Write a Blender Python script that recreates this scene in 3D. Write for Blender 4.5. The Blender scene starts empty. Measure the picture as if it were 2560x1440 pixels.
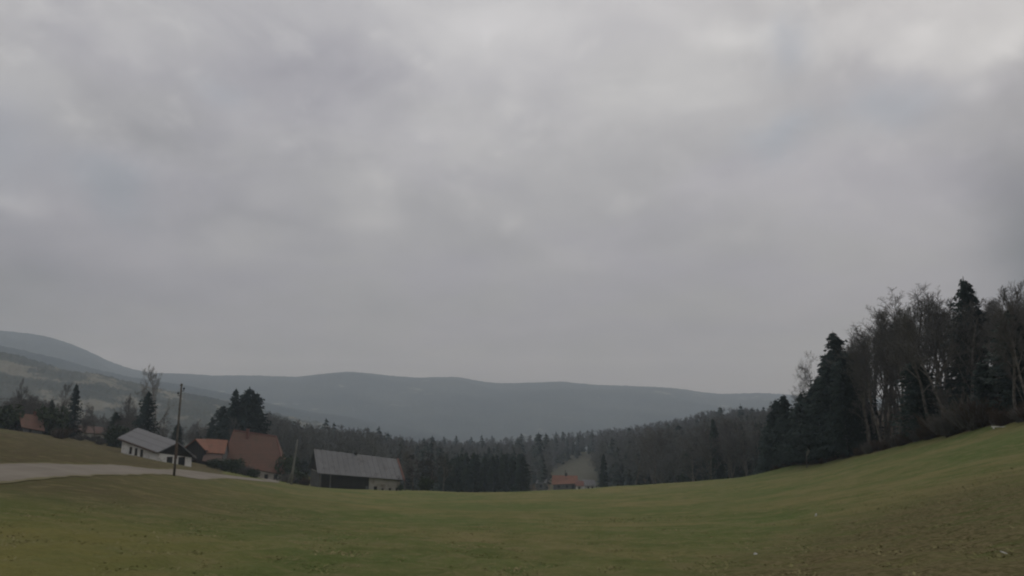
import bpy, math, random
import numpy as np
from mathutils import Matrix, Vector
R = math.radians
scn = bpy.context.scene
COL = scn.collection

# ------------------------------------------------------------------ camera
F, PITCH, CZ = 1828.0, R(10.23), 2.2          # focal length in photo pixels, upward pitch, eye height
cam_d = bpy.data.cameras.new('camera'); cam = bpy.data.objects.new('camera', cam_d); COL.objects.link(cam)
cam_d.sensor_width = 36.0; cam_d.lens = 36.0 * F / 2560.0; cam_d.clip_start = 0.1; cam_d.clip_end = 40000
cam.location = (0, 0, CZ); cam.rotation_euler = (R(90) + PITCH, 0, 0)
scn.camera = cam

# ------------------------------------------------------------------ exposure, sampling
scn.view_settings.view_transform = 'Standard'; scn.view_settings.look = 'None'
scn.view_settings.exposure = 0.0; scn.view_settings.gamma = 1.0; scn.view_settings.use_curve_mapping = False
scn.render.engine = 'CYCLES'
cy = scn.cycles
cy.max_bounces = 6; cy.diffuse_bounces = 2; cy.glossy_bounces = 1; cy.transmission_bounces = 2
cy.transparent_max_bounces = 4; cy.volume_bounces = 3; cy.use_denoising = True
cy.caustics_reflective = False; cy.caustics_refractive = False
cy.pixel_filter_type = 'BLACKMAN_HARRIS'; cy.filter_width = 2.1

# ------------------------------------------------------------------ pixel helpers (photo pixels 2560x1440)
_c, _s = math.cos(PITCH), math.sin(PITCH)
def ray(px, py):
    x, y = (px - 1280) / F, (720 - py) / F
    return x, _c - y * _s, _s + y * _c
def at(px, py, d):                              # point seen at a pixel, at horizontal distance d
    x, y, z = ray(px, py); h = math.hypot(x, y)
    return Vector((x / h * d, y / h * d, z / h * d + CZ))
def azel(px, py):
    x, y, z = ray(px, py)
    return math.atan2(x, y), math.atan2(z, math.hypot(x, y))
def proj_x(x, y, z=-5.0):
    z = z - CZ; return 1280 + F * x / (y * _c + z * _s)

# ------------------------------------------------------------------ node helpers
class NT:
    def __init__(s, nt): s.nt = nt; s.n = nt.nodes; s.l = nt.links; s.n.clear()
    def node(s, t, **k):
        n = s.n.new(t)
        for a, b in k.items(): setattr(n, a, b)
        return n
    def put(s, sock, v):
        if hasattr(v, 'links') or isinstance(v, bpy.types.NodeSocket): s.l.new(v, sock)
        else: sock.default_value = v
    def math(s, op, a, b=None, c=None, clamp=False):
        n = s.node('ShaderNodeMath', operation=op, use_clamp=clamp)
        s.put(n.inputs[0], a)
        if b is not None: s.put(n.inputs[1], b)
        if c is not None: s.put(n.inputs[2], c)
        return n.outputs[0]
    def mix(s, f, a, b, mode='MIX'):
        n = s.node('ShaderNodeMix', data_type='RGBA', blend_type=mode)
        s.put(n.inputs[0], f)
        s.put(n.inputs[6], a if not isinstance(a, tuple) else (*a[:3], 1)); s.put(n.inputs[7], b if not isinstance(b, tuple) else (*b[:3], 1))
        return n.outputs[2]
    def noise(s, vec, scale, detail=4, rough=.5, dist=0.0):
        n = s.node('ShaderNodeTexNoise'); s.put(n.inputs['Vector'], vec)
        n.inputs['Scale'].default_value = scale; n.inputs['Detail'].default_value = detail
        n.inputs['Roughness'].default_value = rough; n.inputs['Distortion'].default_value = dist
        return n.outputs['Fac']
    def rng(s, v, a, b, c=0., d=1., smooth=True):
        n = s.node('ShaderNodeMapRange', interpolation_type='SMOOTHSTEP' if smooth else 'LINEAR')
        s.put(n.inputs[0], v)
        for i, q in enumerate((a, b, c, d)): n.inputs[i + 1].default_value = q
        return n.outputs[0]
    def mapping(s, vec, loc=(0,0,0), rot=(0,0,0), sc=(1,1,1)):
        n = s.node('ShaderNodeMapping'); s.put(n.inputs[0], vec)
        n.inputs[1].default_value = loc; n.inputs[2].default_value = rot; n.inputs[3].default_value = sc
        return n.outputs[0]

# ------------------------------------------------------------------ world: overcast sky
SUN_EL, SUN_AZ = R(48), R(38)                   # azimuth clockwise from the view direction (+Y)
w = bpy.data.worlds.new('World'); scn.world = w; w.use_nodes = True
t = NT(w.node_tree)
sky = t.node('ShaderNodeTexSky', sky_type='NISHITA'); sky.sun_disc = False
sky.sun_elevation = SUN_EL; sky.sun_rotation = SUN_AZ; sky.air_density = 1.0; sky.dust_density = 3.0
tc = t.node('ShaderNodeTexCoord'); D = tc.outputs['Generated']
sep = t.node('ShaderNodeSeparateXYZ'); t.l.new(D, sep.inputs[0]); X, Y, Z = sep.outputs
az = t.math('ARCTAN2', X, Y)
el = t.math('ARCSINE', Z)
# the cloud deck is a layer overhead: noise lives on the plane the directions hit
inv = t.math('DIVIDE', 1.0, t.math('ADD', t.math('MAXIMUM', Z, 0.0), 0.16))
cmb = t.node('ShaderNodeCombineXYZ'); t.l.new(t.math('MULTIPLY', X, inv), cmb.inputs[0]); t.l.new(t.math('MULTIPLY', Y, inv), cmb.inputs[1])
deck = cmb.outputs[0]
n1 = t.noise(deck, 1.1, 6, .52, .25); n2 = t.noise(deck, 3.4, 6, .55, .3); n3 = t.noise(deck, .45, 3, .5)
w1 = t.math('MULTIPLY', t.math('SUBTRACT', t.noise(D, 5.0, 5, .6), .5), .14)
w2 = t.math('MULTIPLY', t.math('SUBTRACT', t.noise(t.mapping(D, loc=(7, 3, 1)), 6.0, 5, .6), .5), .12)
azw = t.math('ADD', az, w1); elw = t.math('ADD', el, w2)
def blob(px, py, wx, wy, amp):
    a, e = azel(px, py)
    da = t.math('MULTIPLY', t.math('SUBTRACT', azw, a), F / wx)
    de = t.math('MULTIPLY', t.math('SUBTRACT', elw, e), F / wy)
    g = t.math('EXPONENT', t.math('MULTIPLY', t.math('ADD', t.math('MULTIPLY', da, da), t.math('MULTIPLY', de, de)), -1.0))
    return t.math('MULTIPLY', g, amp)
# cloud brightness: height ramp + thinner and thicker places of the deck + painted right-edge darkening
ramp = t.node('ShaderNodeValToRGB'); t.l.new(t.math('DIVIDE', el, R(60)), ramp.inputs[0])
cr = ramp.color_ramp; cr.interpolation = 'B_SPLINE'
SKYR = [(0.0, .215), (.045, .228), (.11, .272), (.20, .325), (.33, .400), (.55, .52), (1.0, .66)]
while len(cr.elements) < len(SKYR): cr.elements.new(.5)
for e_, (p, v) in zip(cr.elements, SKYR): e_.position = p; e_.color = (v, v, v, 1)
B = t.math('ADD', ramp.outputs[0], t.math('MULTIPLY', t.math('SUBTRACT', n1, .5), .12))
B = t.math('ADD', B, t.math('MULTIPLY', t.math('SUBTRACT', n2, .5), .085))
B = t.math('ADD', B, t.math('MULTIPLY', t.math('SUBTRACT', n3, .5), .10))
n4 = t.noise(t.mapping(D, loc=(2, 5, 9), sc=(1, 1, 1.7)), 5.5, 7, .58, .35); n5 = t.noise(t.mapping(D, loc=(8, 1, 4), sc=(1, 1, 1.4)), 13., 5, .55, .3)
hi_ = t.rng(el, R(6), R(24))
B = t.math('ADD', B, t.math('MULTIPLY', t.math('MULTIPLY', t.math('SUBTRACT', n4, .5), .34), hi_))
B = t.math('ADD', B, t.math('MULTIPLY', t.math('MULTIPLY', t.rng(n5, .54, .74), .065), hi_))
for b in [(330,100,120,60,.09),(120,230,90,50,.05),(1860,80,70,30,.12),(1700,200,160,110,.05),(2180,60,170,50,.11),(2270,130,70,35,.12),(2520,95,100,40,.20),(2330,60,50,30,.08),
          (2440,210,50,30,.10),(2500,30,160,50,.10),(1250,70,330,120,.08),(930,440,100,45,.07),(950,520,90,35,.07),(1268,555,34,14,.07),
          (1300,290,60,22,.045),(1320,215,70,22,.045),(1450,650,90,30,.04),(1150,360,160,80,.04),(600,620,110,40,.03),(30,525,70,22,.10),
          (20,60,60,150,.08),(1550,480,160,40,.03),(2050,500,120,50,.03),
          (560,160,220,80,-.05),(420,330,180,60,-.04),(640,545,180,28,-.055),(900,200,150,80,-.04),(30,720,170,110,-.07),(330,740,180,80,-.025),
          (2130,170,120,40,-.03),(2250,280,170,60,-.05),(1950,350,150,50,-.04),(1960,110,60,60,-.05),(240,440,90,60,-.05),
          (2610,620,115,240,-.23),(1600,860,300,60,-.012)]:  # first blob here paints a near-lens smudge's darkening into the sky, no cloud
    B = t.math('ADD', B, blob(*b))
B = t.math('MAXIMUM', B, .08)
warm = t.rng(B, .22, .62)
ccol = t.mix(warm, (1.0, .972, 1.095), (1.012, 1.004, 1.02))
tint = t.rng(t.noise(t.mapping(deck, loc=(4, 9, 0)), 1.3, 3, .5), .38, .62)
ccol = t.mix(t.math('MULTIPLY', tint, .55), ccol, (1.01, 1.012, 1.0))
blue = None
for b in [(1965,110,55,60,.6),(1940,335,85,45,.9),(2210,265,110,50,.8),(240,450,80,60,.8),(20,380,60,120,.5),(560,235,60,30,.4)]:
    g = blob(*b); blue = g if blue is None else t.math('ADD', blue, g)
ccol = t.mix(t.math('MULTIPLY', blue, 1.0, clamp=True), ccol, (.91, .98, 1.10))
vm = t.node('ShaderNodeVectorMath', operation='SCALE'); t.l.new(ccol, vm.inputs[0])
t.l.new(t.math('MULTIPLY', B, 10.0), vm.inputs[3])
cover = t.mix(.93, sky.outputs[0], vm.outputs[0])
bg = t.node('ShaderNodeBackground'); t.l.new(cover, bg.inputs[0]); bg.inputs[1].default_value = 0.1
out = t.node('ShaderNodeOutputWorld'); t.l.new(bg.outputs[0], out.inputs[0])
w.cycles.sampling_method = 'MANUAL'; w.cycles.sample_map_resolution = 512

# ------------------------------------------------------------------ sun, veiled by the cloud
sd = bpy.data.lights.new('sun', 'SUN'); sd.energy = 0.6; sd.angle = R(25); sd.color = (1, .965, .92)
so = bpy.data.objects.new('sun', sd); COL.objects.link(so)
sv = Vector((math.sin(SUN_AZ) * math.cos(SUN_EL), math.cos(SUN_AZ) * math.cos(SUN_EL), math.sin(SUN_EL)))
so.rotation_euler = sv.to_track_quat('Z', 'Y').to_euler()

# ------------------------------------------------------------------ object helpers
def tag(o, label=None, cat=None, group=None, kind=None):
    for k, v in (('label', label), ('category', cat), ('group', group), ('kind', kind)):
        if v: o[k] = v
    return o
def empty(name, loc, label, cat, group=None, rz=0):
    o = bpy.data.objects.new(name, None); COL.objects.link(o); o.location = loc; o.rotation_euler[2] = rz
    return tag(o, label, cat, group)
class MB:
    """collects vertices and faces, links them as one mesh object"""
    def __init__(s): s.v = []; s.f = []; s.nv = 0
    def add(s, v, f):
        s.v.append(np.asarray(v, float).reshape(-1, 3)); n = s.nv
        s.f.extend([tuple(i + n for i in q) for q in f]); s.nv += len(s.v[-1]); return s
    def box(s, lo, hi, M=None):
        (a, b, c), (d, e, g) = lo, hi
        v = np.array([(a,b,c),(d,b,c),(d,e,c),(a,e,c),(a,b,g),(d,b,g),(d,e,g),(a,e,g)], float)
        if M is not None: v = np.array([M @ Vector(q) for q in v])
        return s.add(v, [(0,3,2,1),(4,5,6,7),(0,1,5,4),(1,2,6,5),(2,3,7,6),(3,0,4,7)])
    def hexa(s, v): return s.add(v, [(0,3,2,1),(4,5,6,7),(0,1,5,4),(1,2,6,5),(2,3,7,6),(3,0,4,7)])
    def slab(s, q, th):                         # quad q given a thickness th (downwards along its normal)
        q = [Vector(p) for p in q]; n = (q[1] - q[0]).cross(q[3] - q[0]).normalized()
        if n.z < 0: n = -n
        return s.hexa([p - n * th for p in q] + q)
    def tube(s, pts, rad, k=5):
        pts = [Vector(p) for p in pts]; vs = []
        for i, p in enumerate(pts):
            d = (pts[min(i+1, len(pts)-1)] - pts[max(i-1, 0)]).normalized()
            a = d.orthogonal().normalized(); b = d.cross(a)
            for j in range(k):
                th = 2 * math.pi * j / k; vs.append(p + (a * math.cos(th) + b * math.sin(th)) * rad[i])
        f = [(i*k+j, i*k+(j+1) % k, (i+1)*k+(j+1) % k, (i+1)*k+j) for i in range(len(pts)-1) for j in range(k)]
        f += [tuple(range(k-1, -1, -1)), tuple((len(pts)-1)*k + j for j in range(k))]
        return s.add(vs, f)
    def arrays(s): return (np.concatenate(s.v) if s.v else np.zeros((0,3))), s.f
    def build(s, name, m, parent=None, smooth=False):
        v, f = s.arrays(); o = mesh_obj(name, v, f, m, parent, smooth); return o
def make_mesh(name, v, f, m, smooth=False):
    me = bpy.data.meshes.new(name)
    if isinstance(f, np.ndarray):
        n, k = f.shape
        me.vertices.add(len(v)); me.vertices.foreach_set('co', np.ascontiguousarray(v, dtype=np.float32).ravel())
        me.loops.add(n * k); me.loops.foreach_set('vertex_index', f.astype(np.int32).ravel())
        me.polygons.add(n); me.polygons.foreach_set('loop_start', np.arange(n, dtype=np.int32) * k)
        me.polygons.foreach_set('loop_total', np.full(n, k, np.int32)); me.update(calc_edges=True)
    else:
        me.from_pydata([tuple(map(float, p)) for p in v], [], f); me.update()
    if smooth: me.polygons.foreach_set('use_smooth', [True] * len(me.polygons))
    me.materials.append(m); return me
def mesh_obj(name, v, f, m, parent=None, smooth=False):
    me = make_mesh(name, v, f, m, smooth)
    o = bpy.data.objects.new(name, me); COL.objects.link(o)
    if parent is not None:
        o.parent = parent
    return o

# ------------------------------------------------------------------ materials
def mat(name, rough=.9, spec=.2):
    m = bpy.data.materials.new(name); m.use_nodes = True; t = NT(m.node_tree)
    b = t.node('ShaderNodeBsdfPrincipled'); b.inputs['Roughness'].default_value = rough
    b.inputs['Specular IOR Level'].default_value = spec
    o = t.node('ShaderNodeOutputMaterial'); t.l.new(b.outputs[0], o.inputs[0])
    return m, t, b
def bump(t, b, h, strength=.4, dist=.05):
    n = t.node('ShaderNodeBump'); n.inputs['Strength'].default_value = strength; n.inputs['Distance'].default_value = dist
    t.l.new(h, n.inputs['Height']); t.l.new(n.outputs[0], b.inputs['Normal'])
def mottled(name, c1, c2, scale=1., rough=.9, bumpd=0.02, spec=.15, detail=5, c3=None, s3=6.):
    m, t, b = mat(name, rough, spec); tc = t.node('ShaderNodeTexCoord'); v = tc.outputs['Object']
    n = t.rng(t.noise(v, scale, detail, .6), .35, .65)
    c = t.mix(n, c1, c2)
    if c3: c = t.mix(t.rng(t.noise(t.mapping(v, loc=(3,1,8)), s3, 5, .65), .52, .7), c, c3)
    t.l.new(c, b.inputs['Base Color'])
    if bumpd: bump(t, b, t.noise(v, scale * 6, 4, .6), .5, bumpd)
    return m
def leafy(name, c1, c2, vary=.5):               # colour differs from clump to clump and tree to tree
    m, t, b = mat(name, .85, .15); tc = t.node('ShaderNodeTexCoord'); v = tc.outputs['Object']
    oi = t.node('ShaderNodeObjectInfo')
    f = t.math('ADD', t.math('MULTIPLY', t.rng(t.noise(v, .5, 3, .6), .3, .7), 1 - vary), t.math('MULTIPLY', oi.outputs['Random'], vary))
    t.l.new(t.mix(f, c1, c2), b.inputs['Base Color']); return m
def striped(name, c1, c2, axis, period, depth=.03, stain=None, rough=.7, spec=.3):   # sheets / tile courses / boards along an object axis
    m, t, b = mat(name, rough, spec); tc = t.node('ShaderNodeTexCoord'); v = tc.outputs['Object']
    s = t.node('ShaderNodeSeparateXYZ'); t.l.new(v, s.inputs[0]); a = s.outputs[axis]
    wv = t.math('FRACT', t.math('DIVIDE', a, period))
    seam = t.rng(t.math('ABSOLUTE', t.math('SUBTRACT', wv, .5)), .36, .5)
    cell = t.node('ShaderNodeTexWhiteNoise', noise_dimensions='1D'); t.l.new(t.math('FLOOR', t.math('DIVIDE', a, period)), cell.inputs['W'])
    c = t.mix(t.math('ADD', t.math('MULTIPLY', cell.outputs[0], .55), t.math('MULTIPLY', t.rng(t.noise(v, .7, 5, .65), .3, .7), .45)), c1, c2)
    if stain: c = t.mix(t.rng(t.noise(t.mapping(v, loc=(5,2,0), sc=(1, 1, .4)), .8, 5, .7), .5, .68), c, stain)
    c = t.mix(t.math('MULTIPLY', seam, .45), c, tuple(q * .45 for q in c1))
    t.l.new(c, b.inputs['Base Color']); bump(t, b, t.math('SUBTRACT', 1., seam), .6, depth); return m

M = {}
M['needles'] = leafy('spruce_needles', (.016, .026, .019), (.034, .050, .034), .5)
M['needles_blue'] = leafy('dark_needles', (.014, .024, .021), (.026, .040, .033), .5)
M['twig'] = leafy('grey_brown_twigs', (.074, .070, .063), (.122, .115, .103), .6)
M['twig_hazed'] = leafy('hazed_twigs', (.112, .118, .116), (.172, .172, .164), .6)  # paler twig copy for the distant forest: haze put into the colour
M['needles_hazed'] = leafy('hazed_needles', (.044, .060, .056), (.075, .092, .082), .6)  # needles lightened for far spruces, haze mixed into their colour
M['twig_pale'] = leafy('pale_twigs', (.13, .12, .10), (.18, .17, .15), .5)
M['twig_red'] = leafy('reddish_brown_twigs', (.050, .036, .027), (.080, .056, .040), .5)
M['bark'] = mottled('bark', (.075, .068, .060), (.15, .138, .122), 2.0, bumpd=.03)
M['bark_pale'] = mottled('pale_bark', (.20, .19, .17), (.12, .11, .10), 2.0, bumpd=.02)
M['leaf'] = leafy('evergreen_leaves', (.020, .030, .016), (.042, .056, .028), .5)
M['pole'] = mottled('weathered_pole_wood', (.085, .077, .068), (.125, .115, .10), 3., bumpd=.01)
M['pale_wood'] = mottled('pale_weathered_wood', (.20, .20, .18), (.14, .14, .125), 3., bumpd=.01)
M['white'] = mottled('white_render', (.72, .71, .68), (.62, .61, .58), .5, c3=(.36, .35, .32), s3=1.2, bumpd=.004)
M['cream'] = mottled('old_cream_render', (.34, .32, .28), (.26, .25, .215), .6, c3=(.20, .17, .14), s3=1.0, bumpd=.006)
M['grey_wall'] = mottled('grey_boards', (.11, .11, .108), (.085, .085, .083), 1., bumpd=.006)
M['stone'] = mottled('pale_stone', (.45, .45, .42), (.60, .59, .55), 20., bumpd=.004)
M['dark_wood'] = striped('dark_boards', (.020, .018, .016), (.034, .030, .026), 0, .2, .02, rough=.9, spec=.1)
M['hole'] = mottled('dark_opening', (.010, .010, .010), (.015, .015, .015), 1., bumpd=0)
M['glass'] = mottled('window_glass', (.02, .022, .024), (.03, .032, .034), 1., rough=.25, bumpd=0, spec=.5)
M['trim'] = mottled('brown_trim', (.09, .068, .055), (.12, .09, .075), 1., bumpd=.004)
M['sheet'] = striped('corrugated_grey_sheets', (.088, .090, .094), (.122, .123, .127), 0, 1.05, .05, stain=(.070, .068, .066), rough=.65)
M['grey_roof'] = striped('light_grey_roof', (.150, .150, .155), (.175, .173, .176), 0, 1.2, .03, stain=(.135, .13, .128), rough=.8, spec=.2)
M['red_tile'] = striped('old_red_tiles', (.105, .066, .050), (.145, .080, .060), 2, .30, .03, stain=(.090, .068, .050), rough=.9, spec=.15)
M['orange_tile'] = striped('orange_tiles', (.175, .086, .060), (.215, .108, .074), 2, .30, .03, stain=(.14, .085, .06), rough=.9, spec=.15)
M['brown_tile'] = striped('brown_tiles', (.085, .060, .052), (.11, .072, .06), 2, .30, .03, stain=(.07, .06, .05), rough=.9, spec=.15)
M['brick_edge'] = mottled('brick_red_boards', (.13, .068, .055), (.17, .085, .068), 1., bumpd=.01)
m, t, b = mat('gravel_road', .95, .15); v = t.node('ShaderNodeTexCoord').outputs['Object']
c = t.mix(t.rng(t.noise(v, .22, 5, .6), .35, .65), (.150, .132, .108), (.185, .165, .137))
c = t.mix(t.math('MULTIPLY', t.rng(t.noise(v, 1.7, 6, .7), .55, .75), .5), c, (.15, .13, .10))
uvn = t.node('ShaderNodeAttribute', attribute_name='across').outputs['Fac']
rut = t.math('ADD', t.rng(t.math('ABSOLUTE', t.math('SUBTRACT', uvn, .30)), .03, .11, 1, 0), t.rng(t.math('ABSOLUTE', t.math('SUBTRACT', uvn, .70)), .03, .11, 1, 0))
c = t.mix(t.math('MULTIPLY', t.math('MULTIPLY', rut, t.noise(v, .5, 4, .6)), .5), c, (.215, .195, .165))
edge = t.rng(t.math('ADD', t.math('ABSOLUTE', t.math('SUBTRACT', uvn, .5)), t.math('MULTIPLY', t.math('SUBTRACT', t.noise(v, .9, 6, .7), .5), .22)), .40, .47)
c = t.mix(edge, c, (.125, .112, .060))
t.l.new(c, b.inputs['Base Color']); bump(t, b, t.noise(v, 9, 5, .7), .4, .02); M['road'] = m

# ------------------------------------------------------------------ terrain height
TC = []                                          # x, y, z control points
def tp(px, py, d): p = at(px, py, d); TC.append((p.x, p.y, p.z))
def tz(px, d, z): p = at(px, 1100, d); TC.append((p.x, p.y, z))
ROAD_LO = [(0,1212,30),(130,1196,35),(300,1189,47),(435,1189,60),(560,1197,82),(640,1203,103),(700,1208,130)]
ROAD_HI = [(0,1160,41),(130,1158,47),(300,1163,62),(435,1172,80),(560,1187,112),(640,1197,138),(700,1203,162)]
for p in ROAD_LO + ROAD_HI: tp(*p)
for p in [(1280,1440,11),(1280,1380,15),(1280,1320,26),(1280,1280,45),(1280,1250,80),(1280,1230,140),
          (2560,1062,66),(2560,1095,50),(2560,1175,32),(2560,1260,21),(2560,1350,14),(2560,1440,9.3),
          (2400,1086,78),(2200,1131,95),(2200,1200,48),(2200,1280,27),(2200,1360,16.5),(2200,1440,10.2),
          (2050,1163,112),(1920,1183,136),(1920,1230,66),(1920,1300,31),(1920,1370,18),(1920,1440,11),
          (1750,1206,146),(1920,1189,118),(1750,1211,124),(1600,1227,124),(1440,1231,124),(1600,1236,100),(1800,1214,100),(1600,1220,152),(1600,1256,70),(1600,1320,28),(1440,1226,150),(1100,1229,147),
          (1002,1229,156),(797,1218,153),(900,1224,152),(1000,1250,90),(1000,1310,31),(1000,1440,11),
          (720,1212,150),(700,1240,72),(700,1300,33),(700,1440,11),(435,1240,36),(435,1320,20),(435,1440,10.5),
          (100,1260,22),(100,1350,13.5),(100,1440,9.6),(200,1225,30),
          (0,1140,50),(0,1105,72),(0,1073,130),(150,1140,60),(150,1103,135),(300,1142,150),(396,1157,145),(479,1168,141),(520,1163,165),
          (660,1203,172),(98,1085,170),(250,1128,150),(2700,1036,58),(2700,1140,35),(2700,1250,20),(2850,1020,55)]: tp(*p)
for p in [(1280,175,-17.5),(1280,230,-20.3),(1100,180,-15.),(1100,230,-19.5),(1600,180,-17.),(1600,240,-21),(1440,178,-16.8),(1440,240,-22.5),
          (1440,300,-27.5),(1440,350,-27.5),(1440,500,-20.5),(1280,320,-28),(1280,450,-31),(1150,300,-27),(1300,600,-31),
          (850,200,-16),(850,380,-27),(700,230,-13),(700,350,-19),(550,210,-8),(550,350,-12),(350,200,-4),(350,350,-10),(100,230,-1.2),(0,200,-.5),(250,230,-3.5),(100,400,-5),
          (1700,300,-22),(1800,400,-11.5),(1930,380,-9.5),(1930,200,-15.5),(1920,166,-11.8),(1850,172,-13),(2000,150,-9),(2050,200,-10),(2200,150,1.5),(2400,130,4.5),(2560,110,5.5),(2560,250,16),
          (2900,80,6.5),(2200,300,5),(1600,450,-22),(1000,500,-27)]: tz(*p)
for p in [(0,0,0),(0,-30,.8),(25,-15,2.2),(-22,-12,.2),(60,-40,8),(-70,-40,1),(-60,10,1.2),(60,15,4.5),(0,-150,3),(200,-100,20),(-200,-100,6),
          (-300,100,10),(300,100,30),(400,400,40),(-400,400,-2),(0,800,-50),(500,800,10),(-500,800,-10),(-120,-600,0),(500,-500,20)]: TC.append(p)
TC = np.array(TC, float)
def _U(r2): return .5 * r2 * np.log(r2 + 1e-9)
_S = 100.0
_P = TC[:, :2] / _S
_K = _U(((_P[:, None] - _P[None]) ** 2).sum(-1)); _n = len(_P)
_rr = np.hypot(TC[:, 0], TC[:, 1]) / _S
_A = np.zeros((_n + 3, _n + 3)); _A[:_n, :_n] = _K + np.diag(1.5e-4 + 4e-4 * np.minimum(_rr, 4))
_A[:_n, _n] = 1; _A[:_n, _n+1:] = _P; _A[_n:, :_n] = _A[:_n, _n:].T
_W = np.linalg.solve(_A, np.concatenate([TC[:, 2], np.zeros(3)]))
def G(x, y):
    x = np.atleast_1d(np.asarray(x, float)); y = np.atleast_1d(np.asarray(y, float)); sh = x.shape
    x = x.ravel(); y = y.ravel(); r = np.hypot(x, y)
    k = np.minimum(1, 900 / np.maximum(r, 1)); q = np.stack([x * k, y * k], 1) / _S
    o = np.empty(len(x))
    for i in range(0, len(x), 4000):
        p = q[i:i+4000]
        o[i:i+4000] = _U(((p[:, None] - _P[None]) ** 2).sum(-1)) @ _W[:_n] + _W[_n] + p @ _W[_n+1:]
    f = np.clip((r - 520) / 500, 0, 1); f = f * f * (3 - 2 * f)
    return (o * (1 - f) + (-52) * f).reshape(sh)
def g1(x, y): return float(G(x, y)[0])

def smooth_noise(x, y, seed, wl):                # cheap value noise from sums of sines
    rs = np.random.RandomState(seed); o = 0
    for k in range(7):
        a = rs.rand() * 6.28; f = 6.28 / (wl * (.55 + 1.1 * rs.rand()))
        o = o + np.sin((x * math.cos(a) + y * math.sin(a)) * f + rs.rand() * 6.28)
    return o / 2.6

# ------------------------------------------------------------------ road edges
def resample(pts, n):
    P = np.array([[*at(*p)][:2] for p in pts]); d = (P[1] - P[0]); P = np.vstack([P[0] - d * 6, P[0] - d * 3, P])
    e = P[-1] - P[-2]; P = np.vstack([P, P[-1] + e * .5 + [-2, 0], P[-1] + e * 1.1 + [-9, 0]])
    s = np.concatenate([[0], np.cumsum(np.hypot(*(P[1:] - P[:-1]).T))]); u = np.linspace(0, s[-1], n)
    Q = np.stack([np.interp(u, s, P[:, 0]), np.interp(u, s, P[:, 1])], 1)
    for _ in range(60): Q[1:-1] = .5 * Q[1:-1] + .25 * (Q[2:] + Q[:-2])
    return Q
lo, hi = resample(ROAD_LO, 260), resample(ROAD_HI, 260)
ROADC = (lo + hi) / 2; ROADW = np.hypot(*(hi - lo).T) / 2
def off_road(x, y):                              # distance outside the road edge
    x = x.ravel(); y = y.ravel(); o = np.full(len(x), 99.); ix = np.where((x < -3) & (x > -120) & (y < 230) & (y > -90))[0]
    for q in range(0, len(ix), 3000):
        k = ix[q:q+3000]; o[k] = (np.hypot(x[k][:, None] - ROADC[None, :, 0], y[k][:, None] - ROADC[None, :, 1]) - ROADW[None]).min(1)
    return o

# ------------------------------------------------------------------ ground sheet: polar grid, finest in front of the camera
azs = np.concatenate([np.arange(-180, -46, 4.), np.arange(-46, 46, .4), np.arange(46, 180, 4.)])
rs_ = np.concatenate([[.5, 2, 4, 6], np.geomspace(7.5, 640, 250), np.geomspace(680, 5100, 16)])
AZ, RR = np.meshgrid(np.radians(azs), rs_)
GX, GY = RR * np.sin(AZ), RR * np.cos(AZ); GZ = G(GX, GY)
near = np.clip((45 - RR) / 30, 0, 1)
OFF = off_road(GX, GY).reshape(GX.shape); calm = np.clip((OFF - .3) / 3.0, 0, 1)
GZ = GZ + calm * .035 * near * smooth_noise(GX, GY, 3, 2.2) + calm * .02 * near * smooth_noise(GX, GY, 4, .9)
GZ = GZ + calm * np.clip((RR - 20) / 60, 0, 1) * np.clip((400 - RR) / 200, 0, 1) * .09 * smooth_noise(GX, GY, 5, 14)
nr, na = GX.shape
gv = np.stack([GX.ravel(), GY.ravel(), GZ.ravel()], 1); gv = np.vstack([gv, [[0, 0, g1(0, 0)]]])
ii, jj = np.meshgrid(np.arange(nr - 1), np.arange(na), indexing='ij'); j2 = (jj + 1) % na
gf = np.stack([ii*na+jj, ii*na+j2, (ii+1)*na+j2, (ii+1)*na+jj], -1).reshape(-1, 4)
gf = gf[:, ::-1]
gfl = [tuple(q) for q in gf.tolist()] + [(j, (j + 1) % na, nr * na)[::-1] for j in range(na)]
def seg_side(px, d):                             # forest masks in photo azimuth and distance
    pass
def edge_d(px): return np.interp(px, [1850, 1920, 2050, 2200, 2400, 2560, 2900], [150, 138, 114, 97, 80, 68, 46])
PXG = 1280 + F * gv[:, 0] / np.maximum(gv[:, 1] * _c - 5 * _s, 1.); DG = np.hypot(gv[:, 0], gv[:, 1])
front = gv[:, 1] > 5
litter = ((PXG > 1975) & (DG > edge_d(PXG) + 1.5) & front).astype(float)
litter = np.maximum(litter, ((DG > 262) & (DG < 640) & front & ~((PXG > 1372) & (PXG < 1500)) & ~((PXG > 1310) & (PXG < 1372) & (DG < 330))).astype(float))
farw = (DG > 600).astype(float)
mud = np.clip((PXG - 1580 + (DG - 10) * -24) / 380, 0, 1) * np.clip((36 - DG) / 10, 0, 1) * front
dry = np.clip(1 - (PXG - 250) / 700, 0, 1) * np.clip((DG - 16) / 14, 0, 1) * (DG < 140) * front * .8
dry = np.maximum(dry, 1.0 * ((PXG < 560) & front & (DG > np.interp(PXG, [-300, 0, 300, 435, 560], [36, 42, 63, 81, 113])) & (DG < 200)))
straw = np.clip((750 - PXG) / 600, 0, 1) * np.clip((24 - DG) / 10, 0, 1) * front
pasture = ((PXG > 1372) & (PXG < 1500) & (DG > 310) & (DG < 515) & front).astype(float)

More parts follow.
